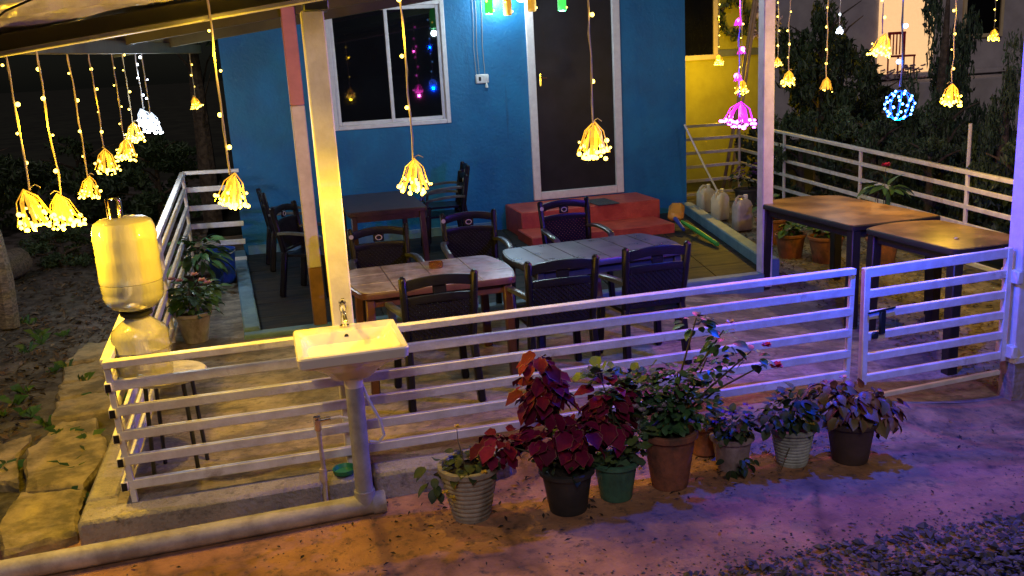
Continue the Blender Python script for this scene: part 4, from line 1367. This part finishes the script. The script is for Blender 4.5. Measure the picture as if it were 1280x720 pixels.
def foliage(t, c, R, n, kind, droop=.2):
    """the small crowded inner leaves of a plant, joined"""
    mb = MB()
    c = Vector(c)
    src = [(([tuple(v.co) for v in me.vertices]), [tuple(p.vertices) for p in me.polygons], [p.material_index for p in me.polygons], me) for me in LEAF[kind]]
    for _ in range(n):
        d = Vector((random.gauss(0, 1), random.gauss(0, 1), random.gauss(.1, .8))).normalized()
        p = c + Vector((d.x * R[0], d.y * R[1], d.z * R[2])) * random.uniform(.1, 1) ** .6
        vs, fs, mi, me = random.choice(src)
        m = Matrix.Translation(p) @ aim(Vector((d.x, d.y, d.z * .4 - droop + random.uniform(-.4, .4))), roll=random.uniform(-.8, .8)).to_matrix().to_4x4() @ Matrix.Scale(random.uniform(.45, .95), 4)
        b0 = len(mb.V)
        mb.V += [tuple(m @ Vector(v)) for v in vs]
        for f, i in zip(fs, mi):
            mb.F.append([b0 + q for q in f]); mb.I.append(i)
    mats = list(src[0][3].materials)
    o = part('foliage', mb, mats if len(mats) > 1 else mats[0], t, kind='stuff')
    return o


def soil(t, r, h):
    s = MB(); s.lathe([(r, h - .012), (r * .6, h + .002), (.0001, h + .008)], 18)
    part('soil', s, M['soil'], t)


def potted(label, loc, r0, r1, h, pm, ribs=0, group='potted plants in front of the railing', rz=0):
    t = thing('potted_plant', label, 'potted plant', loc, rz, group)
    part('pot', pot_mesh(MB(), r0, r1, h, ribs), pm, t)
    soil(t, r1 - .02, h * .93)
    return t


def flower(t, p, r, m_, n=9, name='flower'):
    f = MB()
    for k in range(n):
        a = k * 2.4
        el = .9 - .8 * k / n
        d = Vector((math.cos(a) * math.cos(el), math.sin(a) * math.cos(el), math.sin(el)))
        s = d.cross(Vector((0, 0, 1))).normalized()
        u = d.cross(s)
        w = r * .55
        f.add([tuple(d * r * .1), tuple(d * r * .6 + s * w), tuple(d * r), tuple(d * r * .6 - s * w)], [(0, 1, 2, 3)])
    return part(name, f, m_, t, p, smooth=False)


GZ = -.148
# A ribbed grey planter
t = potted('ribbed grey planter with low plants and tiny yellow flowers, leftmost of the row', (1.77, -.53, GZ), .10, .150, .30, M['pot_grey'], 9)
leaf_clump(t, (0, 0, .31), (.13, .13, .06), 46, 'dark', .1)
leaf_clump(t, (-.17, .05, .22), (.08, .07, .10), 16, 'dark', .5)
for p in ((-.15, -.1, .20), (-.12, -.13, .18), (.05, -.15, .30), (-.03, .1, .47)):
    flower(t, p, .022, M['flower_yellow'], 7)
stems(t, .28, [(-.03, .1, .46), (-.17, .05, .24), (.1, 0, .36)], .004)
# B black pot coleus
t = potted('black nursery pot with tall dark red coleus', (2.275, -.64, GZ), .10, .135, .24, M['pot_black'])
cl = [((-.10, .05, .66), (.13, .10, .17), 70), ((-.33, .05, .40), (.12, .1, .10), 36), ((.08, .0, .40), (.14, .12, .12), 56), ((.26, .05, .50), (.14, .11, .18), 74), ((-.08, .02, .42), (.12, .1, .11), 42), ((-.12, .03, .83), (.07, .05, .05), 16)]
for c, R, n in cl:
    leaf_clump(t, c, R, n, 'coleus', .35)
for c, R, n in cl:
    foliage(t, c, [q * .95 for q in R], n // 2, 'coleus', .3)
foliage(t, (.05, .03, .36), (.24, .14, .14), 60, 'ger', .1)
foliage(t, (0, 0, .28), (.16, .14, .06), 50, 'dark', .1)
stems(t, .22, [c for c, _, _ in cl], .007)
# C green pot geranium
t = potted('green pot with pale-leaved geranium squeezed between coleus and rose', (2.565, -.60, GZ), .085, .118, .22, M['pot_green'])
cl = [((-.06, .04, .70), (.09, .07, .05), 20), ((.05, .04, .57), (.11, .08, .09), 34), ((.10, .0, .36), (.12, .08, .12), 44), ((.18, .04, .60), (.10, .08, .10), 34), ((.0, 0, .27), (.12, .1, .06), 26)]
for c, R, n in cl:
    leaf_clump(t, c, R, n, 'ger', .0)
for c, R, n in cl:
    foliage(t, c, [q * 1.15 for q in R], n, 'ger', .0)
stems(t, .2, [c for c, _, _ in cl], .005)
for p in ((.10, -.06, .52), (.13, -.07, .50), (.24, -.05, .48), (.26, -.05, .50)):
    flower(t, p, .026, M['flower_white'], 9)
# D terracotta rose
t = potted('terracotta pot with a tall straggly rose bush carrying red blooms', (2.895, -.57, GZ), .10, .145, .33, M['terracotta'], 0)
ends = [(.16, -.02, .95), (.32, -.02, .86), (.05, -.02, .66), (.15, -.02, .52), (.48, -.03, .72), (.58, -.03, .64), (-.08, .0, .56), (.24, .02, .70)]
stems(t, .30, ends, .008)
for c, R, n in [((.16, -.02, .92), (.09, .06, .06), 20), ((.32, -.02, .80), (.10, .06, .10), 28), ((.05, -.02, .62), (.13, .07, .10), 36), ((.15, -.02, .48), (.15, .1, .10), 40), ((.48, -.03, .68), (.10, .05, .05), 16), ((-.08, .0, .52), (.12, .08, .11), 34), ((.24, .02, .62), (.10, .06, .09), 22), ((.02, 0, .40), (.14, .1, .07), 30)]:
    leaf_clump(t, c, R, n, 'rose', .15)
for c, R, n in [((.05, 0, .56), (.17, .1, .12), 70), ((.10, 0, .44), (.19, .13, .11), 110), ((-.06, 0, .50), (.14, .1, .12), 60), ((.26, 0, .66), (.12, .08, .12), 40), ((.02, 0, .38), (.16, .13, .06), 60)]:
    foliage(t, c, R, n, 'rose', .15)
flower(t, (.575, -.03, .735), .034, M['flower_red'], 12, 'bloom'); flower(t, (.635, -.03, .605), .045, M['flower_red'], 14, 'bloom'); flower(t, (.355, -.03, .895), .03, M['flower_pink'], 10, 'bloom')
# small empty rim pot
t = thing('empty_pot', 'small orange-rimmed dark pot standing behind the rose pot', 'pot', (3.24, -.30, GZ + .03), group='potted plants in front of the railing')
part('pot', pot_mesh(MB(), .08, .11, .19), M['terracotta'], t); soil(t, .09, .15)
# E
t = potted('pink-grey pot with purple flowers right of the rose', (3.315, -.50, GZ), .085, .112, .20, M['pot_pink'])
leaf_clump(t, (0, 0, .26), (.14, .12, .08), 60, 'dark', .1)
leaf_clump(t, (-.02, -.12, .08), (.1, .05, .05), 14, 'dark', .6)
foliage(t, (0, 0, .27), (.16, .13, .09), 110, 'dark', .1)
for k in range(12):
    flower(t, (random.uniform(-.12, .14), random.uniform(-.1, .08), random.uniform(.28, .36)), .022, M['flower_purple'], 7)
# F
t = potted('pale mint ribbed pot overflowing with dark trailing leaves', (3.66, -.57, GZ), .085, .118, .23, M['pot_mint'], 9)
leaf_clump(t, (-.05, 0, .29), (.18, .13, .10), 80, 'dark', .25)
leaf_clump(t, (.05, .05, .36), (.12, .10, .08), 30, 'dark', .1)
foliage(t, (0, 0, .32), (.20, .14, .10), 130, 'dark', .2)
stems(t, .2, [(-.1, 0, .3), (.06, .05, .4), (-.14, -.12, .03)], .005)
for p in ((.02, -.12, .28), (.05, -.12, .27)):
    flower(t, p, .018, M['flower_yellow'], 6)
# G
t = potted('dark brown pot with pinkish tan coleus, rightmost of the row', (4.00, -.63, GZ - .01), .10, .135, .25, M['pot_brown'])
cl = [((-.14, .02, .38), (.12, .1, .1), 32), ((.05, .0, .36), (.13, .1, .09), 40), ((.18, -.02, .27), (.10, .1, .12), 36), ((-.02, -.06, .31), (.12, .08, .08), 26)]
for c, R, n in cl:
    leaf_clump(t, c, R, n, 'coleus_pink', .5)
for c, R, n in cl:
    foliage(t, c, [q * 1.1 for q in R], int(n * 1.5), 'coleus_pink', .5)
stems(t, .22, [c for c, _, _ in cl], .006)
flower(t, (-.06, .0, .50), .03, M['flower_pink'], 9)
# left passage plants
t = potted('whitewashed pot with pink geranium blooms beside the left railing', (.17, 3.15, 0), .10, .145, .26, M['pot_white'], 0, 'potted plants in the left passage')
leaf_clump(t, (.04, 0, .38), (.22, .18, .17), 110, 'green', .1)
foliage(t, (.04, 0, .38), (.22, .18, .17), 160, 'green', .1)
for p in ((-.06, -.1, .55), (.06, -.05, .58), (.12, -.12, .54), (.16, -.1, .51), (-.12, -.1, .57)):
    flower(t, p, .04, M['flower_pink'], 12)
stems(t, .24, [(.0, 0, .5), (.12, -.05, .5), (-.1, 0, .45)], .006)
t = potted('bushy long-leaved plant in a dark pot in front of the blue bucket', (.12, 5.0, 0), .10, .13, .20, M['pot_brown'], 0, 'potted plants in the left passage')
leaf_clump(t, (.03, 0, .42), (.24, .2, .22), 100, 'long', .1)
stems(t, .18, [(.0, 0, .5), (.12, -.05, .5), (-.1, 0, .45)], .006)
# right area pots
t = potted('terracotta pot with low green plant left under the far brown table', (6.45, 4.05, patio_z(6.45, 4.05)), .12, .16, .27, M['terracotta'], 0, 'terracotta pots behind the brown tables')
leaf_clump(t, (0, 0, .32), (.15, .15, .08), 50, 'green', .1)
t = potted('terracotta pot with low green plant right under the far brown table', (6.68, 3.72, patio_z(6.68, 3.72)), .13, .18, .29, M['terracotta'], 0, 'terracotta pots behind the brown tables')
leaf_clump(t, (0, 0, .34), (.17, .17, .09), 60, 'green', .1)
t = potted('terracotta pot with reddish plant next to the slim porch post', (6.62, 4.75, patio_z(6.6, 4.7)), .13, .17, .30, M['terracotta'], 0, 'terracotta pots behind the brown tables')
leaf_clump(t, (0, 0, .42), (.17, .15, .12), 40, 'coleus', .1); leaf_clump(t, (.05, .1, .45), (.17, .15, .12), 40, 'green', .1)
t = potted('dark pot with purple flowering plant near the railing corner', (7.45, 6.85, .0), .13, .17, .26, M['pot_black'], 0, 'pots by the back corner')
leaf_clump(t, (0, 0, .42), (.26, .2, .2), 70, 'dark', .1)
for k in range(26):
    flower(t, (random.uniform(-.26, .24), random.uniform(-.2, .1), random.uniform(.38, .62)), .035, M['flower_purple'], 7)
t = potted('pot with broad leaves and one red bloom behind the far brown table', (7.12, 3.35, patio_z(7.1, 3.3)), .12, .16, .3, M['terracotta'], 0, 'terracotta pots behind the brown tables')
leaf_clump(t, (.02, 0, .82), (.18, .14, .08), 30, 'long', .1)
stems(t, .28, [(.0, 0, .85), (.08, 0, .86), (-.08, 0, .84)], .008)
flower(t, (0, 0, 1.05), .06, M['flower_red'], 12, 'bloom'); stems(t, .28, [(0, 0, 1.03)], .006)

# ------------------------------------------------------------------ string lights
LED = {}
for k in ('warm', 'white', 'mag', 'blue', 'violet'):
    b = MB().sphere((0, 0, 0), .0125, 8, 6)
    LED[k] = b.mesh('led_bulb_' + k, M['led_' + k])
BELL = {}
for k in ('warm', 'white', 'mag', 'warm1', 'warm2'):
    b = MB()
    for a in range(8):
        an = a * 2.4 + random.uniform(-.3, .3); ln = random.uniform(.55, 1.08); wd = random.uniform(.006, .012)
        prof = [(.006, .108), (.030 * random.uniform(.8, 1.2), .078), (.046 * random.uniform(.8, 1.2), .035), (.056 * random.uniform(.85, 1.15), -.005), (.080 * ln, -.050 + random.uniform(-.012, .02))]
        tw = random.uniform(-.5, .5)
        for (r0, z0), (r1, z1) in zip(prof[:-1], prof[1:]):
            def pp(r, z, s_):
                q_ = an + s_ * wd / max(r, .012) * (.55 if r < .02 else 1) + tw * (.1 - z)
                return (r * math.cos(q_), r * math.sin(q_), z * (.92 if ln < 1 else 1))
            b.add([pp(r0, z0, -1), pp(r0, z0, 1), pp(r1, z1, 1), pp(r1, z1, -1)], [(0, 1, 2, 3)])
    for a in range(7):
        an = a * PI / 3.5 + .2
        b.tube([(0, 0, .12), (.05 * math.cos(an), .05 * math.sin(an), .07), (.07 * math.cos(an), .07 * math.sin(an), .0), (.088 * math.cos(an), .088 * math.sin(an), -.04)], .0026, 5)
    BELL[k] = b.mesh('flower_bell_' + k, M['bell_' + k.rstrip('12')], False)
b = MB()
for a in range(5):
    an = a * PI / 5
    b.tube([(.085 * math.cos(q_ * PI / 10) * math.cos(an), .085 * math.cos(q_ * PI / 10) * math.sin(an), .085 * math.sin(q_ * PI / 10)) for q_ in range(21)], .0022, 5)
BELL['blue'] = b.mesh('wire_ball', M['bell_blue'])
LCOL = {'warm': (1.0, .585, .015), 'white': (.72, .86, 1.0), 'mag': (1.0, .08, .58), 'blue': (.0, .055, 1.0)}
WIRE = {'warm': 'wire', 'white': 'wire_white', 'mag': 'wire_pink', 'blue': 'wire_blue'}


def string_light(label, x, y, z, ztop, k='warm', size=1.0, energy=8.0, nled=36, lit=True, gap=.17, bulb=1.0, group='fairy light strings hanging from the porch roof'):
    t = thing('string_light', label, 'string light', (x, y, z), random.uniform(0, 6), group)
    L = ztop - z - .11 * size
    sw_ = random.uniform(-.006, .006)
    nk = max(4, int(L / .11))
    wp = []
    for q_ in range(nk + 1):
        a_ = 0 if q_ in (0, nk) else .007
        wp.append((random.uniform(-a_, a_), random.uniform(-a_, a_), .11 * size + L * q_ / nk))
    wm = MB().tube(wp, .0046, 6)
    wm.tube([(x_ + .006 * math.cos(q_ * 1.9), y_ + .006 * math.sin(q_ * 1.9), z_) for q_, (x_, y_, z_) in enumerate(wp)], .0026, 5)
    if random.random() < .6:
        a_ = random.uniform(0, 6)
        wm.tube([(0, 0, .12 * size), (.03 * math.cos(a_), .03 * math.sin(a_), .135 * size), (.055 * math.cos(a_), .055 * math.sin(a_), .12 * size)], .0026, 5)
    part('wire', wm, M[WIRE[k]], t)
    zz = .11 * size + gap * .8
    s = 1
    while zz < .11 * size + L:
        o = link('bulb', LED['violet' if (k == 'mag' and s > 0 and False) else k], t, (s * .016, random.uniform(-.015, .015), zz)); o.scale = (.8 * bulb * random.choice((.7, 1, 1.2)),) * 3
        if k == 'mag':
            mb_ = link('small_bell', BELL['mag'], t, (s * .02, 0, zz - .02)); mb_.scale = (.34, .34, .30)
        s = -s; zz += gap * random.uniform(.75, 1.25)
    bl = link('flower_cluster', BELL[random.choice(('warm', 'warm1', 'warm2')) if k == 'warm' else k], t, (0, 0, 0), (random.uniform(-.22, .22), random.uniform(-.22, .22), random.uniform(0, 6))); bl.scale = (size * (1.12 if k == 'mag' else 1), size, size * (.72 if k == 'mag' else 1))
    for i in range(nled if lit else 3):
        if k == 'blue':
            a, e = i * 2.4, math.asin(max(-1, min(1, -1 + 2 * (i + .5) / nled)))
            p = (.085 * math.cos(a) * math.cos(e), .085 * math.sin(a) * math.cos(e), .085 * math.sin(e)); sc = .6
        else:
            a = i * 2.4
            r = (.088, .072, .05, .08, .03)[i % 5] * random.uniform(.8, 1.12)
            p = (r * math.cos(a), r * math.sin(a), -.045 + random.uniform(-.03, .02) + (.05 if i % 4 == 3 else 0)); sc = random.uniform(.5, 1.0)
        o = link('led_bulb', LED[k], bl, p); o.scale = (sc,) * 3
    if energy:
        ld = bpy.data.lights.new('string_light_glow', 'POINT')
        ld.energy = energy; ld.color = LCOL[k]; ld.shadow_soft_size = .016
        lo = link('glow', ld, t, (0, 0, -.10 * size))
        ld = bpy.data.lights.new('strand_glow', 'POINT')
        ld.energy = energy * .10; ld.color = LCOL[k]; ld.shadow_soft_size = .012
        lo = link('strand_glow', ld, t, (.03, -.03, .11 * size + L * .45))
    return t


LS = [('leftmost warm string light, largest, over the dark soil', -.25, .18, 1.57, 2.40, 'warm', 1.08, 50),
      ('warm string light second from the left edge of the porch', -.22, .74, 1.48, 2.45, 'warm', 1.05, 34),
      ('warm string light third from the left, a narrow bell above the jar cap', -.25, 1.80, 1.50, 2.47, 'warm', .82, 6),
      ('warm string light fourth from the left with a loose wire end', -.27, 2.78, 1.59, 2.48, 'warm', 1.0, 6),
      ('warm string light fifth from the left, touching the fourth cluster', -.25, 3.80, 1.60, 2.5, 'warm', 1.0, 6),
      ('warm string light just left of the white ones', -.30, 4.91, 1.69, 2.55, 'warm', 1.0, 5),
      ('lone small warm string light left of the blue wall', .10, 8.35, 1.86, 2.9, 'warm', .85, 2)]
for a in LS:
    string_light(*a)
string_light('left one of the two white string lights', -.20, 5.04, 1.82, 2.6, 'white', .95, 24)
string_light('right one of the two white string lights', -.05, 4.19, 1.80, 2.55, 'white', .95, 24)
string_light('warm string light in front of the left corner of the blue wall', .74, -.10, 1.61, 3.0, 'warm', .95, 42)
string_light('warm string light in front of the white window', 1.67, -.10, 1.61, 3.1, 'warm', .95, 26, gap=.34)
string_light('warm string light in front of the dark door', 2.68, -.10, 1.72, 3.15, 'warm', 1.05, 6, gap=.28)
string_light('magenta string light by the slim porch post', 3.95, .60, 1.75, 3.2, 'mag', 1.2, 26, 30, bulb=1.5)
string_light('blue wire-ball string light before the dark garden', 4.42, -.38, 1.83, 3.3, 'blue', .95, 215, 34, bulb=1.1)
RS = [('warm string light left of the blue ball, before the lit doorway', 6.02, 1.99, 2.13, 3.2, 'warm', 1.0, 36),
      ('warm string light right of the blue ball', 6.82, 2.09, 1.67, 3.2, 'warm', 1.0, 36),
      ('warm string light just right of the slim porch post', 6.17, 3.68, 1.85, 3.2, 'warm', .8, 4),
      ('faint small string light close beside the slim porch post', 6.9, 5.13, 2.0, 3.25, 'warm', .55, 2),
      ('nearly unlit string light with a dry bunch of wire', 6.24, 3.12, 1.79, 3.2, 'warm', .7, 0),
      ('small string light below the far lit window', 12.49, 8.0, 2.16, 3.6, 'warm', .95, 12),
      ('white string light without a bell before the pale house', 7.65, 5.02, 2.33, 3.3, 'white', .45, 14),
      ('tiny warm string light before the yellow wall', 8.59, 9.9, 2.0, 3.4, 'warm', .9, 75),
      ('warm cluster hanging just above the magenta one', 5.95, 4.25, 1.77, 3.2, 'warm', .8, 2.5)]
for a in RS:
    string_light(*a, lit=a[7] > 0)
sup = MB().tube([(6.7, 9.9, 3.5), (8.59, 9.9, 3.40), (12.49, 8.0, 3.62), (14, 7.4, 3.9)], .006, 6)
o = part('overhead_cable', sup, M['black_end'], None); tag(o, 'thin overhead cable the far string lights hang from', 'cable')


# hanging bottle lamps near the wall
def bottle_lamp(label, x, z, m_, energy, colr):
    t = thing('bottle_lamp', label, 'lamp', (x, 5.30, z), group='bottle lamps hanging before the door')
    b = MB(); b.lathe([(.036, -.10), (.047, -.09), (.047, .10), (.04, .14), (.019, .20), (.017, .28), (.02, .285), (.02, .30)], 16)
    bt = part('bottle', b, m_, t)
    for k in range(4):
        link('led_bulb', LED['warm'], bt, (.05 * math.cos(k * 2), .05 * math.sin(k * 2), -.06 + .05 * k))
    part('wire', MB().tube([(0, 0, .30), (0, 0, .75)], .004, 6), M['cable'], t)
    if energy:
        ld = bpy.data.lights.new('porch_fill', 'POINT'); ld.energy = energy; ld.color = colr; ld.shadow_soft_size = .04  # added cool fill for wall and tables, standing in for an unseen porch lamp
        link('glow', ld, t, (0, 0, -.16))


bottle_lamp('leftmost green bottle lamp above the wall socket', 3.46, 2.80, M['bottle_green'], 38, (.62, .93, 1))
bottle_lamp('amber bottle lamp left of the door frame', 3.67, 2.78, M['bottle_amber'], 0, (1, .7, .3))
bottle_lamp('amber bottle lamp over the left part of the dark door', 3.95, 2.81, M['bottle_amber'], 0, (1, .7, .3))
bottle_lamp('green bottle lamp over the middle of the dark door', 4.30, 2.80, M['bottle_green'], 20, (.65, .95, 1))
t = thing('globe_lamp', 'cream globe lamp among the bottles above the door', 'lamp', (4.22, 6.66, 2.98))
part('globe', MB().sphere((0, 0, 0), .085, 18, 12), M['lamp_cream'], t)
part('holder', MB().tube([(0, 0, .08), (0, .1, .15), (0, .27, .17)], .02, 8), M['switch'], t)
ld = bpy.data.lights.new('wall_fill', 'POINT'); ld.energy = 30; ld.color = (.80, .95, 1.0); ld.shadow_soft_size = .08  # added cool fill beside the globe, placed to graze the wall
link('glow', ld, t, (-.25, .12, -.02))

# ------------------------------------------------------------------ yellow house and pale house
yh = thing('yellow_house', 'lime yellow house wall with cream window beyond the back railing', 'house', (8.5, 11.0, -.3))
part('wall', MB().box((.45, .1, 2.4), (2.5, .2, 4.8)), M['yellow_wall'], yh)
part('band', MB().box((1.15, -.02, 2.42), (1.05, .05, .12), .004), M['band'], yh)
w_ = MB(); frame_ring(w_, -.75, .62, 2.32, 4.2, -.05, .02, .09)
wn_ = part('window', w_, M['cream_frame'], yh)
part('pane', MB().box((-.065, -.012, 3.26), (1.2, .012, 1.7)), M['glass_dark'], wn_)


def wreath(label, x, z, m_):
    t = thing('wreath', label, 'wreath', (x, 10.93, z), group='wreaths on the yellow wall')
    b = MB()
    for k in range(170):
        a = random.uniform(0, 6.3); r = .26 + random.gauss(0, .04)
        m = Matrix.Translation((r * math.cos(a), random.uniform(-.06, .02), r * 1.2 * math.sin(a))) @ Euler((random.uniform(0, 6), random.uniform(0, 6), random.uniform(0, 6))).to_matrix().to_4x4()
        b.add([(-.06, 0, 0), (0, .028, 0), (.06, 0, 0), (0, -.028, 0)], [(0, 1, 2, 3)], 0, m)
    part('foliage', b, m_, t, smooth=False, kind='stuff')
    part('ring', MB().tube([(.26 * math.cos(k * PI / 10), 0, .31 * math.sin(k * PI / 10)) for k in range(21)], .02, 6), M['bark'], t)


wreath('dark leafy wreath on the yellow wall, left one', 9.42, 2.72, M['leaf_dark'])
wreath('pale flowered wreath on the yellow wall beside the slim post', 10.05, 2.66, M['flower_white'])
bp_ = MB(); bp_.tube([(0, 0, 0), (.35, .03, 1.7), (.62, .05, 3.2)], .03, 8)
o = part('bamboo_pole', bp_, M['bamboo'], None, (8.30, 9.2, -.1)); tag(o, 'tan bamboo pole leaning before the yellow wall', 'pole')
bp_ = MB(); bp_.tube([(0, 0, 0), (.30, .03, 1.7), (.54, .05, 3.2)], .024, 8)
o = part('bamboo_pole', bp_, M['bamboo'], None, (8.48, 9.3, -.1)); tag(o, 'thinner bamboo pole leaning just right of the tan one', 'pole')

ph = thing('pale_house', 'pale house with lit doorway and window at the top right behind the trees', 'house', (18, 17, -.3))
w_ = MB(); w_.box((0, .1, 3.0), (9.0, .2, 6.0))
part('wall', w_, M['pale_wall'], ph)
part('doorway', MB().box((-.30, -.03, 2.9), (1.7, .05, 2.6), .01), M['lit_doorway'], ph, label='glowing cream doorway')
w_ = MB(); frame_ring(w_, 1.45, 2.75, 2.42, 4.2, -.06, .03, .10)
wn_ = part('window', w_, M['cream_frame'], ph)
part('pane', MB().box((2.1, -.01, 3.31), (1.1, .012, 1.6)), M['glass_dark'], wn_)
part('ledge', MB().box((.8, -.35, 1.55), (4.6, .7, .12), .02), M['pale_wall'], ph)
rc = thing('garden_chair', 'red garden chair standing before the lit doorway', 'chair', (17.1, 16.35, 1.31))
for sx in (-1, 1):
    for sy in (-1, 1):
        part('leg', MB().tube([(sx * .24, sy * .2, 0), (sx * .24, sy * .2, .45 if sy < 0 else 1.05)], .022, 7), M['red_chair'], rc)
part('seat', MB().box((0, 0, .46), (.54, .48, .05), .015), M['red_chair'], rc)
bk_ = MB()
for k in range(5):
    bk_.box((-.2 + .1 * k, .2, .77), (.035, .025, .55), .006)
bk_.box((0, .2, 1.04), (.54, .035, .07), .01)
part('backrest', bk_, M['red_chair'], rc)
t = potted('pale flowering pot plant under the red garden chair', (16.9, 15.9, .72), .2, .28, .45, M['pot_white'], 0, 'far pots')
for k in range(40):
    flower(t, (random.gauss(0, .3), random.gauss(0, .15), random.uniform(.45, .8)), .09, M['flower_white'], 7)
pw = MB().box((17.4, 16.0, .2), (5.5, 2.4, 1.9), .03)
o = part('terrace', pw, M['pale_wall'], None); o['kind'] = 'structure'


# ------------------------------------------------------------------ trees and shrubs
def crown_mesh(name, n, shape, ls, m_):
    b = MB()
    # clumps, so that light and dark masses and gaps appear
    cl = []
    for _ in range(46):
        while True:
            p = Vector((random.uniform(-1, 1), random.uniform(-1, 1), random.uniform(-1, 1)))
            if shape == 'cone':
                hz = (p.z + 1) / 2
                if math.hypot(p.x, p.y) < (1 - hz) * .95 + .06 and math.hypot(p.x, p.y) > (1 - hz) * .35:
                    break
            elif shape == 'ball':
                if .35 < p.length < 1:
                    break
            else:
                if max(abs(p.x), abs(p.y), abs(p.z)) > .6:
                    break
        cl.append((p, random.uniform(.13, .26)))
    for _ in range(n):
        c, r = random.choice(cl)
        d = Vector((random.gauss(0, 1), random.gauss(0, 1), random.gauss(0, 1))).normalized() * r * random.uniform(.5, 1)
        p = c + d
        m = Matrix.Translation(p) @ Euler((random.uniform(0, 6), random.uniform(0, 6), random.uniform(0, 6))).to_matrix().to_4x4()
        L = ls * random.uniform(.6, 1.3); W = L * random.uniform(.3, .45)
        b.add([(-L, 0, 0), (0, -W, L * .15), (L, 0, 0), (0, W, L * .15)], [(0, 1, 2), (0, 2, 3)], 0, m)
    return b.mesh(name, m_, False)


CR = {'cone': crown_mesh('conifer_crown', 9500, 'cone', .042, M['leaf_conifer']), 'ball': crown_mesh('shrub_crown', 4200, 'ball', .075, M['leaf_dark']),
      'hedge': crown_mesh('hedge_crown', 4600, 'box', .07, M['leaf_dark']), 'ball2': crown_mesh('leafy_crown', 3600, 'ball', .085, M['leaf_conifer'])}


def tree(name, label, cat, x, y, z0, r, h, kind, trunk=.4, group='shrubs and trees of the dark garden'):
    t = thing(name, label, cat, (x, y, z0), random.uniform(0, 6), group)
    tm = MB()
    tm.tube([(0, 0, 0), (.02, .01, h * .4), (0, .02, h * .8)], [.05 + .02 * h, .04 + .012 * h, .012], 8)
    for k in range(0 if kind == 'cone' else 7):
        a = k * 2.4; zz = h * (.25 + .09 * k)
        tm.tube([(0, 0, zz), (r * .35 * math.cos(a), r * .35 * math.sin(a), zz + .12 * h), (r * .7 * math.cos(a), r * .7 * math.sin(a), zz + .18 * h)], [.022, .015, .006], 6)
    part('trunk', tm, M['bark'], t)
    c = link('crown', CR[kind], t, (0, 0, trunk + (h - trunk) / 2)); c.scale = (r, r, (h - trunk) / 2)
    c['kind'] = 'stuff'
    return t


tree('conifer', 'tall conifer right of the lit doorway', 'tree', 10.35, 6.5, -.2, .75, 4.0, 'cone', .1)
tree('conifer', 'small conifer at the right edge beside the gate post', 'tree', 8.9, 3.75, -.2, .55, 2.55, 'cone', .05)
tree('conifer', 'second conifer at the top right below the far window', 'tree', 11.3, 5.2, -.2, .75, 3.3, 'cone', .05)
tree('dark_tree', 'dark round tree left of the lit doorway', 'tree', 9.75, 8.6, -.2, .85, 3.1, 'ball', .9)
tree('dark_tree', 'dark tree between porch post and round tree', 'tree', 10.7, 9.7, -.2, .7, 2.9, 'ball', .6)
tree('dark_tree', 'low dark tree under the lit doorway', 'tree', 11.2, 9.2, -.2, .95, 1.75, 'ball', .4)
tree('hedge_shrub', 'clipped dark shrub at the left of the hedge row', 'shrub', 8.35, 6.9, -.2, .55, 1.45, 'hedge', .1)
tree('hedge_shrub', 'clipped dark shrub in the middle of the hedge row', 'shrub', 8.75, 5.8, -.2, .55, 1.45, 'hedge', .1)
tree('hedge_shrub', 'clipped dark shrub at the right of the hedge row', 'shrub', 8.75, 4.7, -.2, .5, 1.2, 'hedge', .1)
tree('hedge_shrub', 'leafy shrub close behind the right railing', 'shrub', 8.4, 2.9, -.2, .5, 1.35, 'ball2', .1)
tree('hedge_shrub', 'leafy shrub behind the low end of the right railing', 'shrub', 8.5, 1.7, -.2, .55, 1.25, 'ball2', .1)
tree('hedge_shrub', 'dark shrub behind the railing corner post', 'shrub', 8.7, 8.4, -.2, .5, 1.3, 'ball2', .1)
tree('hedge_shrub', 'dark shrub low before the tall conifer', 'shrub', 9.7, 5.6, -.2, .6, 1.6, 'ball', .1)
gp_ = MB().tube([(0, 0, 0), (0, .005, 1.5)], .02, 7)
o = part('garden_stake', gp_, M['hose'], None, (8.05, 3.25, -.2)); tag(o, 'slim pale stake standing in the garden behind the right railing', 'stake')
# left, in the dark
LG = 'dark shrubs and trees left of the house'
tree('dark_tree', 'dim bare-trunked tree behind the left strings', 'tree', .0, 10.5, -.1, 1.3, 5.5, 'ball', 2.9, LG)
tree('dark_shrub', 'dark shrub at the far left edge behind the log', 'shrub', -3.6, 11.0, -.1, 1.0, 1.6, 'ball', .1, LG)
tree('dark_shrub', 'dark shrub behind the second warm string', 'shrub', -2.1, 11.8, -.1, 1.0, 1.5, 'ball', .1, LG)
tree('dark_shrub', 'dark shrub behind the water jar cap', 'shrub', -.8, 11.0, -.1, .9, 1.4, 'ball2', .1, LG)
tree('dark_shrub', 'dim leafy weed clump right of the wooden post', 'shrub', -1.75, 7.9, -.1, .45, .55, 'ball2', .02, LG)
tree('dark_shrub', 'dim leafy weed clump beyond the short log', 'shrub', -1.1, 8.7, -.1, .45, .5, 'ball2', .02, LG)
